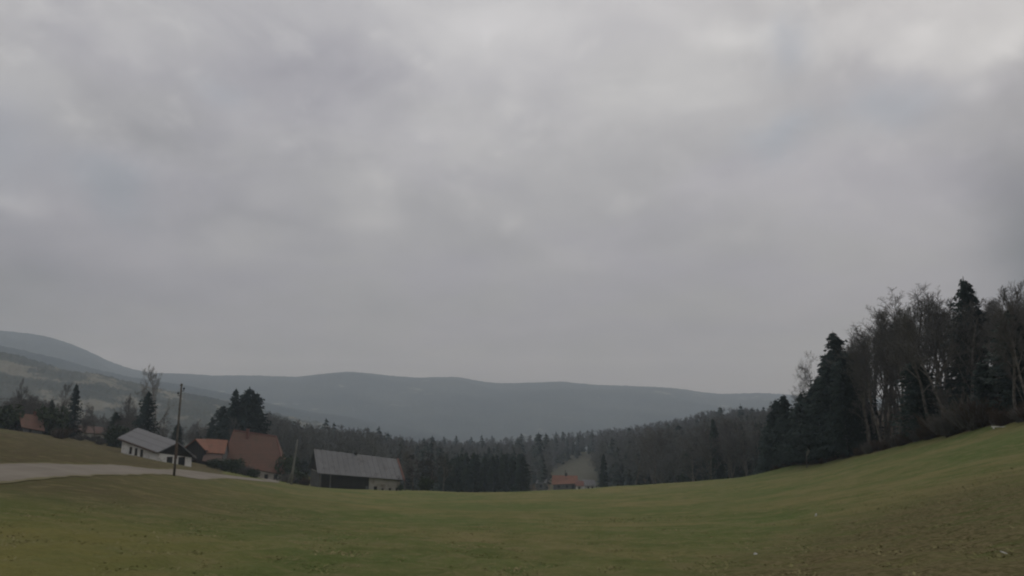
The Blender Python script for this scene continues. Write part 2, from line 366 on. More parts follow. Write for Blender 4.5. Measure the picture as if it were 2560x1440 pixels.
m, t, b = mat('meadow_grass', 1., .05); v = t.node('ShaderNodeTexCoord').outputs['Object']
def attr(n):
    a = t.node('ShaderNodeAttribute', attribute_name=n); return a.outputs['Fac']
big = t.rng(t.noise(v, .085, 6, .62), .36, .64); mid = t.rng(t.noise(t.mapping(v, loc=(9,4,0)), .33, 6, .65), .34, .66)
fine = t.noise(t.mapping(v, loc=(1,7,0)), 2.6, 7, .72); clod = t.noise(v, 9., 6, .7)
pat = t.noise(t.mapping(v, loc=(5,5,0)), .95, 7, .68)
c = t.mix(big, (.100, .136, .042), (.205, .176, .078))
c = t.mix(t.math('MULTIPLY', mid, .6), c, (.092, .116, .034))
c = t.mix(t.math('MULTIPLY', t.rng(fine, .48, .70), .6), c, (.21, .18, .090))
c = t.mix(t.math('MULTIPLY', attr('dry'), t.rng(t.noise(t.mapping(v, loc=(2,2,0)), .16, 6, .65), .12, .50)), c, (.088, .072, .042))
c = t.mix(t.math('MULTIPLY', t.rng(pat, .50, .64), .50), c, (.205, .172, .088))
c = t.mix(t.math('MULTIPLY', t.rng(pat, .48, .36), .45), c, (.076, .098, .030))
c = t.mix(t.math('MULTIPLY', attr('straw'), t.rng(t.noise(v, .5, 5, .6), .3, .7, .25, .85)), c, (.185, .165, .055))
trk = t.noise(t.mapping(v, rot=(0, 0, R(-52)), sc=(.30, 2.6, 1)), 1.2, 6, .7)
mk = t.math('MULTIPLY', attr('mud'), t.rng(trk, .33, .53))
soil = t.mix(t.rng(clod, .38, .62), (.084, .070, .030), (.240, .195, .105))
c = t.mix(t.math('MULTIPLY', mk, .80), c, soil)
c = t.mix(attr('litter'), c, t.mix(mid, (.060, .044, .032), (.095, .070, .048)))
c = t.mix(attr('pasture'), c, t.mix(mid, (.084, .086, .066), (.112, .106, .084)))
c = t.mix(attr('farwood'), c, (.030, .034, .028))
c = t.mix(t.rng(clod, .3, .75, .0, .5), c, t.mix(.5, c, (.035, .036, .012)))
t.l.new(c, b.inputs['Base Color'])
hb = t.math('ADD', t.math('MULTIPLY', fine, 1.), t.math('MULTIPLY', clod, .35)); hb = t.math('ADD', hb, t.math('MULTIPLY', pat, 2.2))
hb = t.math('ADD', hb, t.math('MULTIPLY', t.math('MULTIPLY', trk, attr('mud')), 3.0))
bump(t, b, hb, .9, .13); M['ground'] = m
ground = mesh_obj('ground', gv, gfl, m, smooth=True); tag(ground, kind='structure')
for nm, arr in (('litter', litter), ('mud', mud), ('dry', dry), ('farwood', farw), ('pasture', pasture), ('straw', straw)):
    a = ground.data.attributes.new(nm, 'FLOAT', 'POINT'); a.data.foreach_set('value', np.asarray(arr, np.float32))

# ------------------------------------------------------------------ road
K = 7; rv = []
for i in range(260):
    for k in range(K):
        f = k / (K - 1); j = (.12 * smooth_noise(np.array(i * 1.7), np.array(k * 9.), 8, 9) if k in (0, K-1) else 0)
        p = lo[i] * (1 - f) + hi[i] * f + [j, 0]; crown = .025 + .05 * math.sin(math.pi * f)
        rv.append([p[0], p[1], crown])
rv = np.array(rv); rv[:, 2] += G(rv[:, 0], rv[:, 1])
rf = [(i*K+k, (i+1)*K+k, (i+1)*K+k+1, i*K+k+1) for i in range(259) for k in range(K-1)]
road = mesh_obj('road', rv, rf, M['road'], smooth=True); ra = road.data.attributes.new('across', 'FLOAT', 'POINT'); ra.data.foreach_set('value', np.tile(np.linspace(0, 1, K), 260).astype(np.float32)); tag(road, kind='structure')

# ------------------------------------------------------------------ far hills
def hill_mat(name, forest, forest2, field, famt, fscale):
    m, t, b = mat(name, 1., 0.); v = t.node('ShaderNodeTexCoord').outputs['Object']
    vv = t.mapping(v, sc=(1, 1, 2.2))
    c = t.mix(t.rng(t.noise(vv, .006, 8, .7), .35, .65), forest, forest2)
    p = t.rng(t.noise(t.mapping(vv, loc=(300, 80, 0)), fscale * 3.4, 7, .62), 1 - famt - .03, 1 - famt + .03)
    c = t.mix(p, c, field)
    t.l.new(c, b.inputs['Base Color']); bump(t, b, t.noise(v, .05, 4, .7), .8, 12); return m
def hill(name, sky_pts, r0, r1, r2, m, foot=-60, amp=6., seed=1, curve=1.0):
    px = np.array([p[0] for p in sky_pts], float); py = np.array([p[1] for p in sky_pts], float)
    P = np.arange(px[0], px[-1] + 1, 5.); Yr = np.interp(P, px, py)
    k = np.hanning(15); k /= k.sum(); Yr = np.convolve(np.pad(Yr, 7, 'edge'), k, 'valid')
    vs = []; N1, N2 = 40, 10
    for i, (a, y_) in enumerate(zip(P, Yr)):
        x, yy, z = ray(a, y_); h = math.hypot(x, yy); dx, dy = x / h, yy / h; zc = z / h * r1 + CZ
        for j in range(N1 + N2):
            if j < N1: f = j / (N1 - 1); r = r0 + (r1 - r0) * f; zz = foot + (zc - foot) * (math.sin(f * math.pi / 2) ** curve)
            else: f = (j - N1 + 1) / N2; r = r1 + (r2 - r1) * f; zz = zc + (foot - zc) * f * f
            vs.append((dx * r, dy * r, zz, f if j < N1 else 1 - f))
    vs = np.array(vs); w_ = (r1 - r0)
    n = smooth_noise(vs[:, 0], vs[:, 1], seed, w_ * .35) * amp * 2 * np.sin(vs[:, 3] * math.pi) + smooth_noise(vs[:, 0], vs[:, 1], seed + 1, 60) * amp * .12
    rs = np.random.RandomState(seed); n = n + rs.rand(len(vs)) * 3.2
    v = vs[:, :3].copy(); v[:, 2] += n; n2 = N1 + N2
    f = [(i*n2+j, (i+1)*n2+j, (i+1)*n2+j+1, i*n2+j+1) for i in range(len(P)-1) for j in range(n2-1)]
    o = mesh_obj(name, v, f, m, smooth=True); return tag(o, kind='structure')
M['hill_far'] = hill_mat('far_wooded_hill', (.014, .022, .022), (.040, .048, .040), (.18, .18, .14), .34, .0022)
M['hill_mid'] = hill_mat('wooded_hill', (.012, .019, .020), (.032, .038, .034), (.15, .15, .115), .30, .0030)
M['hill_near'] = hill_mat('hillside_pastures', (.050, .060, .056), (.088, .094, .080), (.165, .160, .130), .45, .0050)
hill('mountain_ridge', [(-700,860),(-300,815),(-100,825),(0,835),(60,842),(130,855),(200,875),(235,890),(270,908),(330,930),(380,938),(470,938),(540,945),(600,944),
     (680,942),(740,945),(800,938),(860,933),(900,935),(960,943),(1040,948),(1110,947),(1150,949),(1200,960),(1250,964),(1320,960),(1400,956),(1450,962),
     (1500,967),(1560,969),(1640,971),(1700,975),(1760,985),(1800,989),(1840,990),(1900,987),(1960,988),(2050,996),(2200,1000),(2600,985),(3200,990)],
     1900, 3300, 4600, M['hill_far'], foot=-75, amp=3.5, seed=11)
hill('wooded_hills', [(-700,880),(-200,850),(0,868),(60,882),(120,897),(200,917),(280,937),(340,952),(440,962),(560,985),(660,1008),(780,1032),(900,1050),(1000,1068),(1080,1085),(1200,1100),(1300,1112)],
     1350, 2100, 2900, M['hill_mid'], foot=-75, amp=3, seed=21)
hill('hillside', [(-700,900),(-200,880),(0,893),(60,905),(120,920),(200,940),(280,957),(340,968),(440,984),(560,1008),(650,1030),(760,1058),(860,1085),(1000,1110)],
     560, 1050, 1500, M['hill_near'], foot=-60, amp=3.5, seed=31, curve=.9)

# ------------------------------------------------------------------ buildings
def hit(px, A, az_dir):                          # where the vertical plane through a pixel column crosses the line from A along az_dir
    x, y, _z = ray(px, 1150); th = math.atan2(x, y); u = (math.sin(az_dir), math.cos(az_dir)); q = (math.sin(th), math.cos(th))
    det = u[0] * -q[1] + q[0] * u[1]; return ((-A.x) * -q[1] + q[0] * (-A.y)) / det
def zrow(x, y, py):                              # height of a point standing at x, y seen at row py
    k = (720 - py) / F; return CZ + y * (_s + k * _c) / (_c - k * _s)
class Bld:
    """four base corners a b c d (a, b the side towards the road, c, d behind); heights per corner"""
    def __init__(s, name, A, pxB, vaz, W, label, cat='building', group=None):
        s.a = at(*A); u = vaz + math.pi / 2; L = hit(pxB, s.a, u)
        s.U = Vector((math.sin(u), math.cos(u), 0)); s.V = Vector((math.sin(vaz), math.cos(vaz), 0)); s.L, s.W = L, W
        c0 = s.a + s.U * L / 2 + s.V * W / 2; s.base = min(g1(*(s.P(f, g_))[:2]) for f in (0, 1) for g_ in (0, 1))
        s.o = empty(name, (c0.x, c0.y, s.base), label, cat, group, math.atan2(s.U.y, s.U.x)); s.inv = s.o.matrix_basis.inverted()
        s.o['_L'] = 0; del s.o['_L']
    def P(s, f, g, z=0): p = s.a + s.U * s.L * f + s.V * s.W * g; return Vector((p.x, p.y, z))
    def row(s, f, g, py): p = s.P(f, g); return zrow(p.x, p.y, py)
    def loc(s, p): return s.inv @ Vector(p)
    def part(s, name, mb, m, parent=None):
        v, f = mb.arrays(); v = np.array([s.loc(p) for p in v]); return mesh_obj(name, v, f, m, parent or s.o)
    def panel(s, side, f0, f1, z0, z1, out, th, mb=None, z1b=None):
        """box on a wall: side 'front' (a-b) or 'left' (a-d); f0..f1 along it, proud by out"""
        mb = mb or MB(); n = -s.V if side == 'front' else -s.U if side == 'left' else s.U
        def q(f, z, o):
            p = s.P(f, 0) if side == 'front' else s.P(0, f) if side == 'left' else s.P(1, f)
            return Vector((p.x, p.y, z)) + n * o
        y1 = z1 if z1b is None else z1b
        vs = [q(f0, z0, out-th), q(f1, z0, out-th), q(f1, z0, out), q(f0, z0, out), q(f0, z1, out-th), q(f1, y1, out-th), q(f1, y1, out), q(f0, z1, out)]
        return mb.hexa(vs)
    def window(s, side, f0, f1, z0, z1, frame=.07, door=False, fm=None, label=None):
        fr = MB(); ff = frame / (s.L if side == 'front' else s.W)
        s.panel(side, f0 - ff, f0, z0 - frame, z1 + frame, .05, .08, fr); s.panel(side, f1, f1 + ff, z0 - frame, z1 + frame, .05, .08, fr)
        s.panel(side, f0, f1, z1, z1 + frame, .048, .08, fr); s.panel(side, f0, f1, z0 - frame, z0, .06, .09, fr)
        w_ = s.part('door' if door else 'window', fr, fm or M['trim'])
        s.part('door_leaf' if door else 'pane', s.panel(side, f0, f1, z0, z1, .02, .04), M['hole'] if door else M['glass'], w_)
        if label: w_['label'] = label
        return w_
# ---- walls (prism) and gable roof. ridge 'U' runs along a-b, ridge 'V' runs away from a-b
def gable(s, ridge, ze, zr, wall_m, roof_m, oh=.4, th=.14, gable_m=None, low=0.6, zsplit=None, inset=(0, 0), roof_label=None):
    """ze: eave heights at (f,g) corners dict a,b,c,d ; zr: ridge heights at both ends"""
    zb = s.base - low; a, b_, c_, d = s.P(0,0), s.P(1,0), s.P(1,1), s.P(0,1)
    Z = lambda p, z: Vector((p.x, p.y, z))
    if ridge == 'U': r0, r1 = Z(s.P(inset[0]/s.L,.5), zr[0]), Z(s.P(1-inset[1]/s.L,.5), zr[1]); e = [Z(a, ze[0]), Z(b_, ze[1]), Z(c_, ze[2]), Z(d, ze[3])]
    else: r0, r1 = Z(s.P(.5,0), zr[0]), Z(s.P(.5,1), zr[1]); e = [Z(a, ze[0]), Z(b_, ze[1]), Z(c_, ze[2]), Z(d, ze[3])]
    bs = [Z(p, zb) for p in (a, b_, c_, d)]
    v = bs + e + [r0, r1]
    if ridge == 'U': f = [(0,1,5,4),(2,3,7,6),(1,2,6,9,5),(3,0,4,8,7),(4,5,9,8),(6,7,8,9),(0,3,2,1)]
    else: f = [(1,2,6,5),(3,0,4,7),(0,1,5,8,4),(2,3,7,9,6),(5,6,9,8),(7,4,8,9),(0,3,2,1)]
    s.part('wall', MB().add(v, f), wall_m)
    rm = MB()
    if ridge == 'U':
        pairs = [(e[0], e[1], r1, r0), (e[3], e[2], r1, r0)]; along = (r1 - r0).normalized()
    else:
        pairs = [(e[0], e[3], r1, r0), (e[1], e[2], r1, r0)]; along = (r1 - r0).normalized()
    if max(inset) > 0:
        for p, p_, q, sg, i_ in ((e[0], e[3], r0, -1, inset[0]), (e[1], e[2], r1, 1, inset[1])):
            up = Vector((0, 0, th + .03)); dn = (p - q).normalized() * oh; dn2 = (p_ - q).normalized() * oh; o_ = along * sg * oh * .9
            a_, b_, c_ = p + dn + o_ + up, p_ + dn2 + o_ + up, q + up + along * sg * .05; lo_ = Vector((0, 0, -th))
            rm.add([a_, b_, c_, a_ + lo_, b_ + lo_, c_ + lo_], [(0,1,2),(5,4,3),(0,3,4,1),(1,4,5,2),(2,5,3,0)])
    for p0, p1, q1, q0 in pairs:
        d0, d1 = (p0 - q0), (p1 - q1); k0, k1 = d0.normalized() * oh, d1.normalized() * oh; up = Vector((0, 0, th + .03))
        oq = 0.0 if max(inset) > 0 else oh; rm.slab([p0 + k0 - along * oh + up, p1 + k1 + along * oh + up, q1 + along * oq + up, q0 - along * oq + up], th)
    ro = s.part('roof', rm, roof_m)
    if roof_label: ro['label'] = roof_label
    s.e, s.r = e, (r0, r1); return ro
def chimney(s, f, g, z0, z1, w_, m, roof, name='chimney'):
    p = s.P(f, g); u, v = s.U * w_ / 2, s.V * w_ / 2
    q = [Vector((x.x, x.y, z)) for z in (z0, z1) for x in (p-u-v, p+u-v, p+u+v, p-u+v)]
    cb = MB().hexa(q); u *= 1.25; v *= 1.25
    cb.hexa([Vector((x.x, x.y, z)) for z in (z1, z1 + .12) for x in (p-u-v, p+u-v, p+u+v, p-u+v)])
    s.part(name, cb, m, roof)

# grey barn at the far edge of the meadow
s = Bld('barn', (798,1217,153), 1002, R(-25), 9.5, 'long grey barn with a sheet metal roof at the far edge of the meadow', 'barn')
ze = [s.row(0,0,1180), s.row(1,0,1197)]; zr = [s.row(0,.5,1125), s.row(1,.5,1149)]
roof = gable(s, 'U', [ze[0], ze[1], ze[1]+.2, ze[0]+.2], zr, M['cream'], M['sheet'], oh=.55)
roof.data.materials.append(M['brick_edge'])
zb = s.base
s.part('boarded_wall', s.panel('front', .02, .60, zb - .3, ze[0] - .25, .10, .12, z1b=ze[0] * .4 + ze[1] * .6 - .25), M['dark_wood'])
s.part('end_wall', s.panel('left', 0, 1, zb - .3, ze[0] - .1, .08, .10), M['grey_wall'])
gb = MB(); e0, e3, r0 = s.e[0], s.e[3], s.r[0]; n = -s.U * .06
gb.add([e0 + n, e3 + n, r0 + n - Vector((0,0,.1)), e0 + n * 2.4, e3 + n * 2.4, r0 + n * 2.4 - Vector((0,0,.1))], [(0,1,2),(5,4,3),(0,3,4,1),(1,4,5,2),(2,5,3,0)])
s.part('gable', gb, M['dark_wood'])
for i, f0 in enumerate((.0, .115)):                       # posts at the left end
    s.part('post', s.panel('front', f0 + .004, f0 + .020, zb - .3, ze[0] - .3, .22, .12), M['grey_wall'])
s.window('front', .668, .702, zb + .0, zb + 1.95, door=True, label='dark open doorway in the pale plastered part')
for f0 in (.765, .858, .945): s.window('front', f0, f0 + .022, zb + .95, zb + 1.5)
s.part('loft_hatch', s.panel('front', .56, .60, zb + 1.3, zb + 2.1, .16, .05), M['grey_wall'])
chimney(s, .49, .5, zr[0] - 1.6, (zr[0] + zr[1]) / 2 + .35, .5, M['dark_wood'], roof, 'vent')
# brick red bargeboard along the right verge, eaves gutter
bm_ = MB(); o_ = s.U * .58
for p in (s.e[1], s.e[2]):
    q0, q1 = p + o_ + (p - s.r[1]).normalized() * .55, s.r[1] + o_
    bm_.hexa([q0 + Vector((0,0,-.12)), q1 + Vector((0,0,-.12)), q1 + s.U * .30 + Vector((0,0,-.12)), q0 + s.U * .30 + Vector((0,0,-.12)),
              q0 + Vector((0,0,.22)), q1 + Vector((0,0,.22)), q1 + s.U * .30 + Vector((0,0,.22)), q0 + s.U * .30 + Vector((0,0,.22))])
s.part('bargeboard', bm_, M['brick_edge'], roof)
s.part('gutter', MB().tube([s.e[0] - s.V * .62 - s.U * .5 - Vector((0,0,.22)), s.e[1] - s.V * .62 + s.U * .5 - Vector((0,0,.22))], [.08, .08], 6), M['grey_wall'], roof)
BARN = s

# white house with the shallow light grey roof; ridge runs away from its gable
s = Bld('house', (396,1156,145), 479, R(-50), 15.5, 'white house with a shallow light grey roof and dark boarded gable beside the road', 'house')
ze = [s.row(0,0,1127), s.row(1,0,1139), s.row(1,1,1100), s.row(0,1,1094)]
roof = gable(s, 'V', ze, [s.row(.5,0,1106), s.row(.5,1,1073)], M['white'], M['grey_roof'], oh=.75, th=.16)
e0, e1, r0 = s.e[0], s.e[1], s.r[0]; n = -s.V * .03; dz = Vector((0,0,-.35))
gb = MB().add([e0+n+dz, e1+n+dz, e1+n, r0+n, e0+n, e0+n*3+dz, e1+n*3+dz, e1+n*3, r0+n*3, e0+n*3], [(0,1,2,3,4),(9,8,7,6,5),(0,5,6,1),(1,6,7,2),(2,7,8,3),(3,8,9,4),(4,9,5,0)])
s.part('gable', gb, M['dark_wood'])
zb = s.row(0,0,1157)
s.window('front', .25, .40, zb - .1, zb + .9)
s.window('front', .60, .78, s.row(1,0,1167) - .1, s.row(1,0,1167) + 1.75, door=True)
for c0, c1, r0_, r1_ in ((322,327.5,1134,1118),(336,341.5,1138,1121),(350,356,1143,1124)):
    f0, f1 = (hit(q, s.a, R(-50)) / s.W for q in (c0, c1)); s.window('left', f1, f0, s.row(0, f0, r0_), s.row(0, f0, r1_), frame=.05)
fb = MB()
for p, q in ((s.e[0], s.e[3]), (s.e[1], s.e[2])):
    o_ = (s.U if p is s.e[1] else -s.U) * .78; dn = Vector((0,0,-.38)); fb.hexa([p+o_+dn, q+o_+dn, q+o_*1.08+dn, p+o_*1.08+dn, p+o_+dn*.2, q+o_+dn*.2, q+o_*1.08+dn*.2, p+o_*1.08+dn*.2])
s.part('eaves_board', fb, M['trim'], roof)
chimney(s, .5, .35, s.r[0].z - .3, s.r[0].z + .55, .5, M['trim'], roof)
WHITE = s

# small orange roofed barn with dark gable, between the white house and the big red roof
s = Bld('barn', (463,1158,168), 510, R(4), 9.5, 'small barn with an orange tiled roof and black boarded gable end', 'barn')
ze = [s.row(0,0,1118), s.row(1,0,1123), s.row(1,1,1133), s.row(0,1,1120)]
gable(s, 'V', ze, [s.row(.5,0,1099), s.row(.5,1,1100)], M['dark_wood'], M['orange_tile'], oh=.45)
OB = s
# its right hand roof slope faces us through a second wing running to the right
s = Bld('barn', (509,1161,167), 557, R(-14), 7.5, 'low wing with faded orange tiles and brown lean-to left of the tall red roof', 'barn')
ze = [s.row(0,0,1131), s.row(1,0,1134)]; zr = [s.row(0,.5,1099), s.row(1,.5,1102)]
roof = gable(s, 'U', [ze[0], ze[1], ze[1], ze[0]], zr, M['grey_wall'], M['orange_tile'], oh=.3)
lean = MB(); up = Vector((0,0,-.05)); dn = -s.V * 2.6
lean.slab([s.P(0,0,s.row(0,0,1150)) + dn, s.P(1,0,s.row(1,0,1158)) + dn, s.P(1,0,ze[1]-.15), s.P(0,0,ze[0]-.15)], .12)
s.part('lean_to_roof', lean, M['brown_tile'])
for f in (0, 1): q = s.P(f, 0); s.part('post', MB().box((-.12, -.12, 0), (.12, .12, 2.2), Matrix.Translation(Vector((q.x, q.y, s.base - .3)) + dn * .9)), M['dark_wood'])
s.part('shed_wall', s.panel('front', .02, .98, s.base - .4, s.row(0,0,1150) - .1, .08, .07), M['dark_wood'])

# big farmhouse, tall red roof over a low pale wall
s = Bld('farmhouse', (560,1193,172), 707, R(-12), 12.0, 'farmhouse with a tall faded red tiled roof over a low pale wall', 'house')
ze = [s.row(0,0,1158), s.row(1,0,1183)]; zr = [s.row(0,.5,1079), s.row(1,.5,1094)]
roof = gable(s, 'U', [ze[0], ze[1], ze[1]+.3, ze[0]+.3], zr, M['cream'], M['red_tile'], oh=.55, th=.18, inset=(.5, 2.2))
zb = s.row(.75, 0, 1204)
for f0 in (.700, .865): s.window('front', f0, f0 + .05, zb + .55, zb + 1.45, frame=.10)
chimney(s, .30, .42, zr[0] - 1.8, zr[0] + .5, .6, M['brick_edge'], roof)
for k, q in ((0, s.r[0]), (1, s.r[1])):
    sg = -1 if k == 0 else 1; p = s.e[k]; up = Vector((0, 0, .30)); a_ = p + (p - q).normalized() * .55 + s.U * sg * .5 + up; b_ = q + up
    s.part('hip_tiles', MB().tube([a_, a_.lerp(b_, .5), b_], [.13, .13, .13], 6), M['brick_edge'], roof)
s.part('ridge_tiles', MB().tube([s.r[0] + Vector((0,0,.28)), s.r[1] + Vector((0,0,.28))], [.14, .14], 6), M['brick_edge'], roof)
RED = s

# small cottage far left among the trees
s = Bld('cottage', (57,1080,172), 97, R(-44), 6.0, 'small red roofed cottage among dark trees at the far left', 'house')
ze = [s.row(0,0,1067), s.row(1,0,1076)]
roof = gable(s, 'U', [ze[0], ze[1], ze[1]+.2, ze[0]+.2], [s.row(0,.5,1036), s.row(1,.5,1040)], M['grey_wall'], M['red_tile'], oh=.4)
s.window('front', .3, .45, s.base + .3, s.base + 1.1)
chimney(s, .7, .5, s.r[0].z - .5, s.r[0].z + .5, .45, M['brick_edge'], roof)
# pale building seen between the trunks
s = Bld('house', (168,1118,200), 262, R(-38), 8, 'pale walled house half hidden behind bare trees left of the white house', 'house')
ze = [s.row(0,0,1078), s.row(1,0,1086)]
roof = gable(s, 'U', [ze[0], ze[1], ze[1], ze[0]], [s.row(0,.5,1062), s.row(1,.5,1070)], M['white'], M['brown_tile'], oh=.5)
for f0 in (.18, .45, .74): s.window('front', f0, f0 + .08, s.row(0,0,1104), s.row(0,0,1092))

# far farm in the hollow
s = Bld('farmhouse', (1383,1226,300), 1439, R(7), 7, 'distant farmhouse with an orange red roof in the hollow below the pasture', 'house')
roof = gable(s, 'U', [s.row(0,0,1210), s.row(1,0,1207), s.row(1,0,1206), s.row(0,0,1208)], [s.row(0,.5,1189), s.row(1,.5,1190)], M['grey_wall'], M['orange_tile'], oh=.6)
for f0 in (.2, .55): s.window('front', f0, f0 + .1, s.row(0,0,1219), s.row(0,0,1213))
s.window('front', .82, .92, s.row(1,0,1226), s.row(1,0,1213), door=True)
chimney(s, .55, .5, s.r[0].z - .5, s.r[0].z + .9, .7, M['dark_wood'], roof)
s = Bld('shed', (1440,1226,298), 1457, R(7), 5, 'low red roofed shed joined right of the distant farmhouse', 'shed')
gable(s, 'U', [s.row(0,0,1214), s.row(1,0,1215), s.row(1,0,1213), s.row(0,0,1212)], [s.row(0,.5,1201), s.row(1,.5,1204)], M['white'], M['brick_edge'], oh=.3)
s.window('front', .3, .6, s.row(0,0,1226), s.row(0,0,1217), door=True)
s = Bld('house', (1462,1226,312), 1488, R(-6), 7, 'small pale grey house right of the distant red roofed farm', 'house')
gable(s, 'U', [s.row(0,0,1214), s.row(1,0,1214), s.row(1,0,1213), s.row(0,0,1213)], [s.row(0,.5,1200), s.row(1,.5,1201)], M['white'], M['grey_roof'], oh=.4)
for f0 in (.25, .62): s.window('front', f0, f0 + .14, s.row(0,0,1221), s.row(0,0,1217))

s = Bld('shed', (1342,1222,300), 1363, R(12), 5, 'small pale grey shed just left of the distant orange roofed farmhouse', 'shed')
gable(s, 'U', [s.row(0,0,1208), s.row(1,0,1208), s.row(1,0,1207), s.row(0,0,1207)], [s.row(0,.5,1199), s.row(1,.5,1199)], M['grey_wall'], M['grey_roof'], oh=.35)
s.window('front', .35, .6, s.row(0,0,1219), s.row(0,0,1212), door=True)

# ------------------------------------------------------------------ poles, stones, board
p = at(435,1189,59.5); top = at(454,964,59.5)
o = empty('utility_pole', (p.x, p.y, g1(p.x, p.y)), 'tall weathered wooden pole standing on the near side of the road', 'pole')
H = top.z - o.location.z; lean_x = top.x - p.x
MB().tube([(0,0,-.4),(lean_x*.3,0,H*.3),(lean_x*.65,0,H*.65),(lean_x,0,H)], [.090,.082,.075,.064], 10).build('post', M['pole'], o, True)
b1 = MB().tube([(lean_x-.02,0,H-.02),(lean_x+.02,0,H+.14)], [.10,.07], 8); b1.build('cap', M['pole'], o)
for k, (dx, dz) in enumerate(((.20,-.28),(-.20,-.62))):
    b2 = MB(); b2.tube([(lean_x,0,H+dz-.12),(lean_x+dx,0,H+dz-.12),(lean_x+dx,0,H+dz)], [.025]*3, 5); b2.tube([(lean_x+dx,0,H+dz),(lean_x+dx,0,H+dz+.09),(lean_x+dx,0,H+dz+.14)], [.055,.06,.03], 7)
    b2.build('insulator', M['hole'], o)
MB().tube([(0.02,0,1.2),(0.03,0,2.3)], [.105,.10], 10).build('collar', M['trim'], o)
p = at(727,1208,148); top = at(745,1098,148)
o = empty('leaning_pole', (p.x, p.y, g1(p.x, p.y)), 'pale leaning pole between the red roofed farmhouse and the grey barn', 'pole'); H = top.z - o.location.z; lx = top.x - p.x
MB().tube([(0,0,-.4),(lx*.35,0,H*.35),(lx*.75,0,H*.75),(lx,0,H)], [.30,.22,.15,.10], 8).build('post', M['pale_wood'], o, True)
p2 = MB().tube([(-.9,.2,-.3),(lx*.25,.05,H*.33)], [.14,.12], 6); p2.build('prop', M['pale_wood'], o)
def stone(px, py, r, label, sc=(1,.7,.55), m='stone', seed=1, name='stone', cat='stone'):
    d = 8.
    for _ in range(200):
        q = at(px, py, d)
        if q.z < g1(q.x, q.y): break
        d *= 1.02
    import bmesh
    bm = bmesh.new(); bmesh.ops.create_icosphere(bm, subdivisions=3, radius=r); rs = random.Random(seed); off = [rs.uniform(0, 6) for _ in range(6)]
    for v_ in bm.verts:
        n_ = v_.co.normalized(); k = 1 + .14 * math.sin(n_.x * 3.1 + off[0]) * math.sin(n_.y * 3.7 + off[1]) + .10 * math.sin(n_.z * 6 + off[2]) * math.sin(n_.x * 7 + off[3])
        v_.co = Vector((v_.co.x * sc[0], v_.co.y * sc[1], v_.co.z * sc[2])) * k
    me = bpy.data.meshes.new(name); bm.to_mesh(me); bm.free(); me.materials.append(M[m]); me.polygons.foreach_set('use_smooth', [True] * len(me.polygons))
    o = bpy.data.objects.new(name, me); COL.objects.link(o); o.location = (q.x, q.y, g1(q.x, q.y) + r * sc[2] * .45); o.rotation_euler = (0, .35, rs.uniform(-.5, .9))
    return tag(o, label, cat)
stone(1890,1390,.050,'small pale stone lying alone in the lower meadow grass', (1.0,.7,.75))
stone(2510,1384,.028,'flat pale stone on the churned soil in the lower right corner', (1.5,.7,.3), seed=3)
stone(2040,1291,.055,'tiny pale stone in green grass below the dark fir trees', (.6,.6,1.1), seed=5)
stone(2372,1423,.022,'pale clod of stone near the bottom of the churned slope', (1.4,.8,.35), seed=8)
p = at(2498,1075,69.5); o = tag(MB().box((-.5,-.06,0),(.5,.06,.09)).box((-.4,-.07,-.12),(-.3,.07,.0)).box((.3,-.07,-.12),(.4,.07,.0)).build('plank', M['white']), 'short whitish plank lying at the top edge of the slope', 'plank')
o.location = (p.x, p.y, g1(p.x, p.y) + .12); o.rotation_euler = (0, .02, -.5)
p = at(2017,1170,113); o = empty('board_post', (p.x, p.y, g1(p.x, p.y)), 'small pale crooked board on a post at the edge of the dark wood', 'sign')
MB().tube([(0,0,-.3),(.05,0,1.2),(.18,0,2.7)], [.07,.06,.05], 6).build('post', M['pole'], o)
bd = MB().add([(.0,-.08,1.65),(.30,-.08,1.85),(.62,-.08,2.35),(.30,-.08,2.75),(.12,-.08,2.55),(.0,-.04,1.65),(.30,-.04,1.85),(.62,-.04,2.35),(.30,-.04,2.75),(.12,-.04,2.55)],
   [(0,1,2,3,4),(9,8,7,6,5),(0,5,6,1),(1,6,7,2),(2,7,8,3),(3,8,9,4),(4,9,5,0)]); bd.build('board', M['pale_wood'], o)

